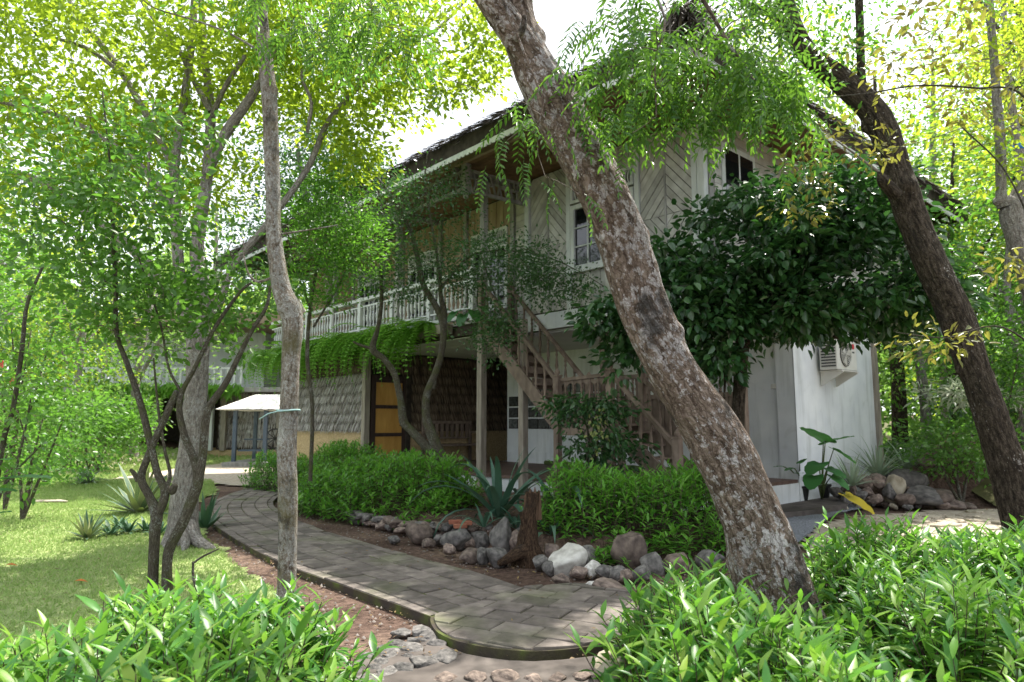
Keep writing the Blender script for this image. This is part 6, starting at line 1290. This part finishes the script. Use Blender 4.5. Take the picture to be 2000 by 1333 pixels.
# ferns along the balcony edge: individual plants of fronds
def fern_frond_mesh(k):
    L = .55 + .12 * k; P = []; D = []; N = []; LL = []; cur = lambda t: np.array([L * (t - .22 * t * t * t), 0, .16 * L * math.sin(t * 2.2) - L * .75 * t * t])
    for t in np.linspace(.08, 1, 15):
        for s in (-1, 1): P.append(cur(t)); D.append([.35, s, -.25]); N.append([.3, 0, 1]); LL.append(.10 * math.sin(math.pi * (.15 + .83 * t)) + .015)
    LL = np.array(LL); v, f = leaf_geo(P, D, N, LL, np.full(len(LL), .042), 'quad'); R_ = np.array([cur(x) for x in np.linspace(0, 1, 8)]); v2, f2, _ = tube_geo(R_, np.full(8, .003), 3); f2 = np.concatenate([f2[:, [0, 1, 2]], f2[:, [0, 2, 3]]])
    V, F = joinVF([(v, f), (v2, f2)]); me = np_mesh('frond', V, F); me.materials.append(MAT['leaf_fern']); return me
FM = [fern_frond_mesh(k) for k in range(4)]
us = list(np.arange(6.2, 15.0, .62))
hp('balcony_planter', 'post_wood', (5.6, 15.2, -3.86, -3.62, ZF + .0, ZF + .2))
for i, u in enumerate(us):
    c = hw(u, -3.75, ZF + .22)
    root = thing('hanging_fern', 'bright green sword fern drooping over the balcony edge, %s from the stairs' % ('nearest,second,third,fourth,fifth,sixth,seventh,eighth,ninth,tenth,eleventh,twelfth,thirteenth,fourteenth,fifteenth'.split(',')[i]), 'fern', c, 'ferns hanging along the balcony edge')
    for k in range(30):
        a = random.uniform(0, 6.28); D = Vector((math.cos(a), math.sin(a), 0)) * .6 - VD * .9; ang_ = math.atan2(D.y, D.x) + random.gauss(0, .3)
        o = bpy.data.objects.new('frond', random.choice(FM)); COL.objects.link(o); o.parent = root
        o.matrix_basis = Matrix.Translation((random.gauss(0, .12), random.gauss(0, .05), random.uniform(-.04, .05))) @ Matrix.Rotation(ang_, 4, 'Z') @ Matrix.Rotation(random.uniform(-.4, .55), 4, 'Y') @ Matrix.Scale(random.uniform(1.0, 1.6), 4)
far_f = thing('hanging_fern', 'row of pale ferns hanging from the balcony of the far pavilion', 'fern', (-15.5, 30.2, 3.2))
P = np.stack([rng.uniform(-19, -12, 700), 30.15 + rng.normal(size=700) * .1, rng.uniform(2.9, 3.35, 700)], -1); V, F = leaf_geo(P, np.array([0, -.5, -1.0]) + rand_dir(700) * .7, rand_dir(700) + np.array([0, -1, .5]), np.full(700, .55), np.full(700, .12), 'quad'); me = np_mesh('fronds', V, F); o = link('fronds', me, MAT['leaf_fern'], far_f, 'stuff'); o.location = -world_loc(far_f)
# broad dark leaves at the balcony end by the stair
ears('balcony_plant', 'broad dark leaved plant at the balcony end above the first post', 'plant', hw(5.2, -3.7, ZF + .2), [(905, 615, 13.4, .36, (-.3, -.5, -.9)), (888, 610, 13.6, .34, (-.5, -.5, -.8)), (925, 608, 13.2, .34, (.3, -.5, -.8)), (870, 605, 13.8, .34, (-.6, -.5, -.7)), (940, 600, 13.0, .3, (.6, -.5, -.6))])
# potted shrub before the staircase
sb = Tree('stair_shrub', 'small dark leaved shrub on two thin stems before the wooden staircase', 'shrub', on(1158, 985, .24), bark='bark_stem')
for L_ in ([(1150, 985, 7), (1152, 940, 6), (1146, 910, 6), (1150, 860, 5), (1140, 800, 3)], [(1164, 985, 9), (1162, 920, 8), (1166, 850, 6), (1160, 790, 3)]): P, rr = pxl(L_, 10.3); sb.limb(P, rr, 8, 6, .05, 'stem')
C = np.concatenate([blob_px(1160, 800, 10.2, 90, 28, .5, 46), blob_px(1170, 860, 10.2, 90, 40, .5, 40), blob_px(1110, 790, 10.2, 50, 20, .3, 12), blob_px(1200, 895, 10.2, 60, 30, .3, 16)]); d = sb.clusters(C, .004, .03); sb.leaves(C, d, 15, .09, .10, 'leaf_dark', 'ovate', .5, up=1.3, droop=.5); sb.twigs()
P_, = [np.array([at(1170 + random.gauss(0, 12), 840 + random.gauss(0, 25), 9.85) for _ in range(46)])]
V, F = leaf_geo(P_, rand_dir(46) + np.array([0, 0, -.8]), rand_dir(46) + np.array([0, -1, .3]), np.full(46, .07), np.full(46, .05), 'ovate'); me = np_mesh('pale_new_leaves', V, F); plain('pale_leaf', (.16, .2, .06), (.24, .27, .09), 9); o = link('pale_new_leaves', me, MAT['pale_leaf'], sb.root); o.location = -world_loc(sb.root); o['kind'] = 'stuff'; o['label'] = 'spray of pale yellow green new leaves'
# vase-shaped shrub left and shrub masses
vs = Tree('vase_shrub', 'many stemmed vase shaped shrub with green leaves beyond the sunny lawn', 'shrub', on(165, 925), bark='bark_stem')
for k in range(14):
    a = k * .45; b = np.array(on(165 + 26 * math.cos(a), 922)); P = [b, b + np.array([math.cos(a) * .15, math.sin(a) * .2, .5]), b + np.array([math.cos(a) * .55, math.sin(a) * .5, 1.2])]; vs.limb(P, [.03, .024, .014], 6, 4, .05, 'stem')
C = np.concatenate([blob((b[0] - .2, b[1] + .2, 1.75), (1.7, 1.2, .75), 90), blob((b[0] + .9, b[1], 1.3), (.8, .8, .5), 26)]); d = vs.clusters(C, .01, .05); vs.leaves(C, d, 40, .22, .13, 'leaf_mid', 'quad', .45); vs.twigs()
for q, (px, py, Y, rx, rz, m_, lab) in enumerate([(40, 640, 12, 1.5, 1.6, 'leaf_mid', 'tall leafy shrub at the left edge with red brown stem'), (60, 820, 11, 1.3, .9, 'leaf_fresh', 'leafy shrub low at the left edge of the lawn'), (90, 900, 17, 1.6, .7, 'leaf_hedge', 'yellow green bush at the back of the sunny lawn'), (1960, 700, 12.5, 1.3, .9, 'leaf_mid', 'leafy bush right of the dark trunk'), (1870, 870, 12.6, .8, .5, 'leaf_fresh', 'bright bush at the foot of the bank left of the dark trunk')]):
    c = at(px, py, Y); b = (c.x, c.y, float(ground_h(c.x, c.y))); s_ = Tree('leafy_shrub', lab, 'shrub', b, bark='bark_stem')
    for k in range(4): a = k * 1.6; s_.limb([np.array(b), np.array(b) + np.array([math.cos(a) * .2, .1, (c.z - b[2]) * .5]), np.array(c) + np.array([math.cos(a) * rx * .4, math.sin(a) * .3, 0])], [.028, .02, .01], 6, 4, .05, 'stem')
    C = blob(c, (rx, 1.1, rz), 60); C = C[C[:, 2] > b[2] + .1]; d = s_.clusters(C, .008, .05); s_.leaves(C, d, 42, .24, .10, m_, 'quad', .5); s_.twigs()
# white-edged shrub on the bank
we = Tree('variegated_shrub', 'shrub with white edged leaves on the bank behind the dark trunk', 'shrub', on(1865, 905), bark='bark_stem')
c = at(1865, 770, 12.6); we.limb([np.array(on(1865, 905)), np.array(c)], [.02, .01], 6, 5, 0, 'stem')
C = np.concatenate([blob_px(1850, 768, 12.6, 60, 16, .4, 14), blob_px(1985, 780, 12.6, 40, 18, .4, 8)]); d = we.clusters(C, .004, .02); we.leaves(C, d, 22, .13, .17, 'leaf_white_edge', 'ovate', .28, up=1.4); we.twigs()
# dead snag, stick and stump
sn = Tree('broken_stump', 'splintered reddish brown tree stump standing among the boulders', 'stump', on(1035, 1092), bark='bark_stump')
P, rr = pxl([(1033, 1105, 72), (1030, 1060, 44), (1034, 1020, 33), (1040, 985, 28), (1042, 962, 26)], 7.75); sn.limb(P, rr, 26, 14, .30, 'stump', cap=False, seed=4)
for (dx, h_) in ((-.07, .16), (-.03, .05), (.02, .02), (.06, .09), (.0, .12)):
    c = at(1041, 962, 7.75); mb = MB(); mb.tube([(c.x + dx, c.y, c.z - .3), (c.x + dx * 1.05, c.y + random.uniform(-.05, .05), c.z - .05), (c.x + dx * 1.1, c.y, c.z + .07 - h_ * .5)], [.045, .03, .004], 6); mb.put('splinter', MAT['bark_stump'], sn.root)
P, rr = pxl([(1030, 1075, 30, 7.7), (1005, 1086, 22, 7.55), (975, 1101, 12, 7.4)], 7.7); sn.limb(P, rr, 10, 6, .2, 'root')
P, rr = pxl([(1020, 1000, 12), (1025, 1040, 16), (1022, 1070, 18)], 7.7); sn.limb(P, rr, 8, 6, .3, 'root')
dt = Tree('dead_twig', 'bare dead twig sticking up from the front hedge with a bent side shoot', 'twig', on(392, 1180), bark='bark_stem')
for L_ in ([(392, 1190, 7), (388, 1160, 7), (378, 1130, 6), (377, 1098, 5)], [(378, 1100, 4), (395, 1088, 4), (428, 1072, 2.5)]): P, rr = pxl(L_, 5.0); dt.limb(P, rr, 8, 6, .2, 'stick')
vn = Tree('vine_stem', 'long thin red brown climbing stem curving up at the left edge', 'vine', on(-30, 1080), bark='bark_stem')
for L_ in ([(-30, 1090, 12), (5, 870, 10), (25, 800, 9), (42, 690, 8), (52, 600, 7), (75, 540, 5), (85, 520, 4)], [(20, 960, 5), (45, 860, 4), (60, 780, 3)], [(-10, 1000, 5), (15, 940, 4), (80, 870, 3)]): P, rr = pxl(L_, 8.0); vn.limb(P, rr, 8, 8, .08, 'stem')
C = np.concatenate([blob_px(20, 700, 8, 60, 160, .5, 20), blob_px(15, 930, 7.4, 30, 90, .4, 9)]); d = vn.clusters(C, .004, .02); vn.leaves(C, d, 12, .14, .10, 'leaf_fresh', 'ovate', .5); vn.twigs()
# red hibiscus blossoms
hb = thing('red_blossoms', 'few small red blossoms in the leafy shrub at the left edge', 'flowers', at(20, 720, 11.2))
mb = MB()
for (px, py) in ((5, 712), (22, 745), (38, 735)):
    c = at(px, py, 11.2)
    for q in range(5): a = q * 1.257; mb.poly_prism([c, c + Vector((math.cos(a - .4) * .05, -.02, math.sin(a - .4) * .05)), c + Vector((math.cos(a) * .07, -.03, math.sin(a) * .07)), c + Vector((math.cos(a + .4) * .05, -.02, math.sin(a + .4) * .05))], Vector((0, .004, 0)))
mb.put('petals', MAT['hibiscus_red'], hb)
# scattered bright fallen leaves
for q, (px, py, lab) in enumerate([(145, 1140, 'single orange fallen leaf on the lawn'), (10, 1108, 'single orange fallen leaf at the left edge of the lawn')]):
    c = on(px, py, .02); t = thing('fallen_leaf', lab, 'leaf', c); V, F = leaf_geo([[0, 0, .02]], [[1, .3, .1]], [[.2, 0, 1]], [.11], [.07], 'lance'); me = np_mesh('blade', V, F, True); link('blade', me, MAT['orange_litter'], t).location = (0, 0, 0)
# flat stepping stones on the lawn
for q, (px, py, lab) in enumerate([(95, 978, 'pale flat stepping stone in the sunny part of the lawn')]):
    c = on(px, py, .015); t = thing('stepping_stone', lab, 'stone', c); stone(t, c.x, c.y, c.z - .01, 1.0, .22, .05, 'flagstone', .1, 'slab', .01)
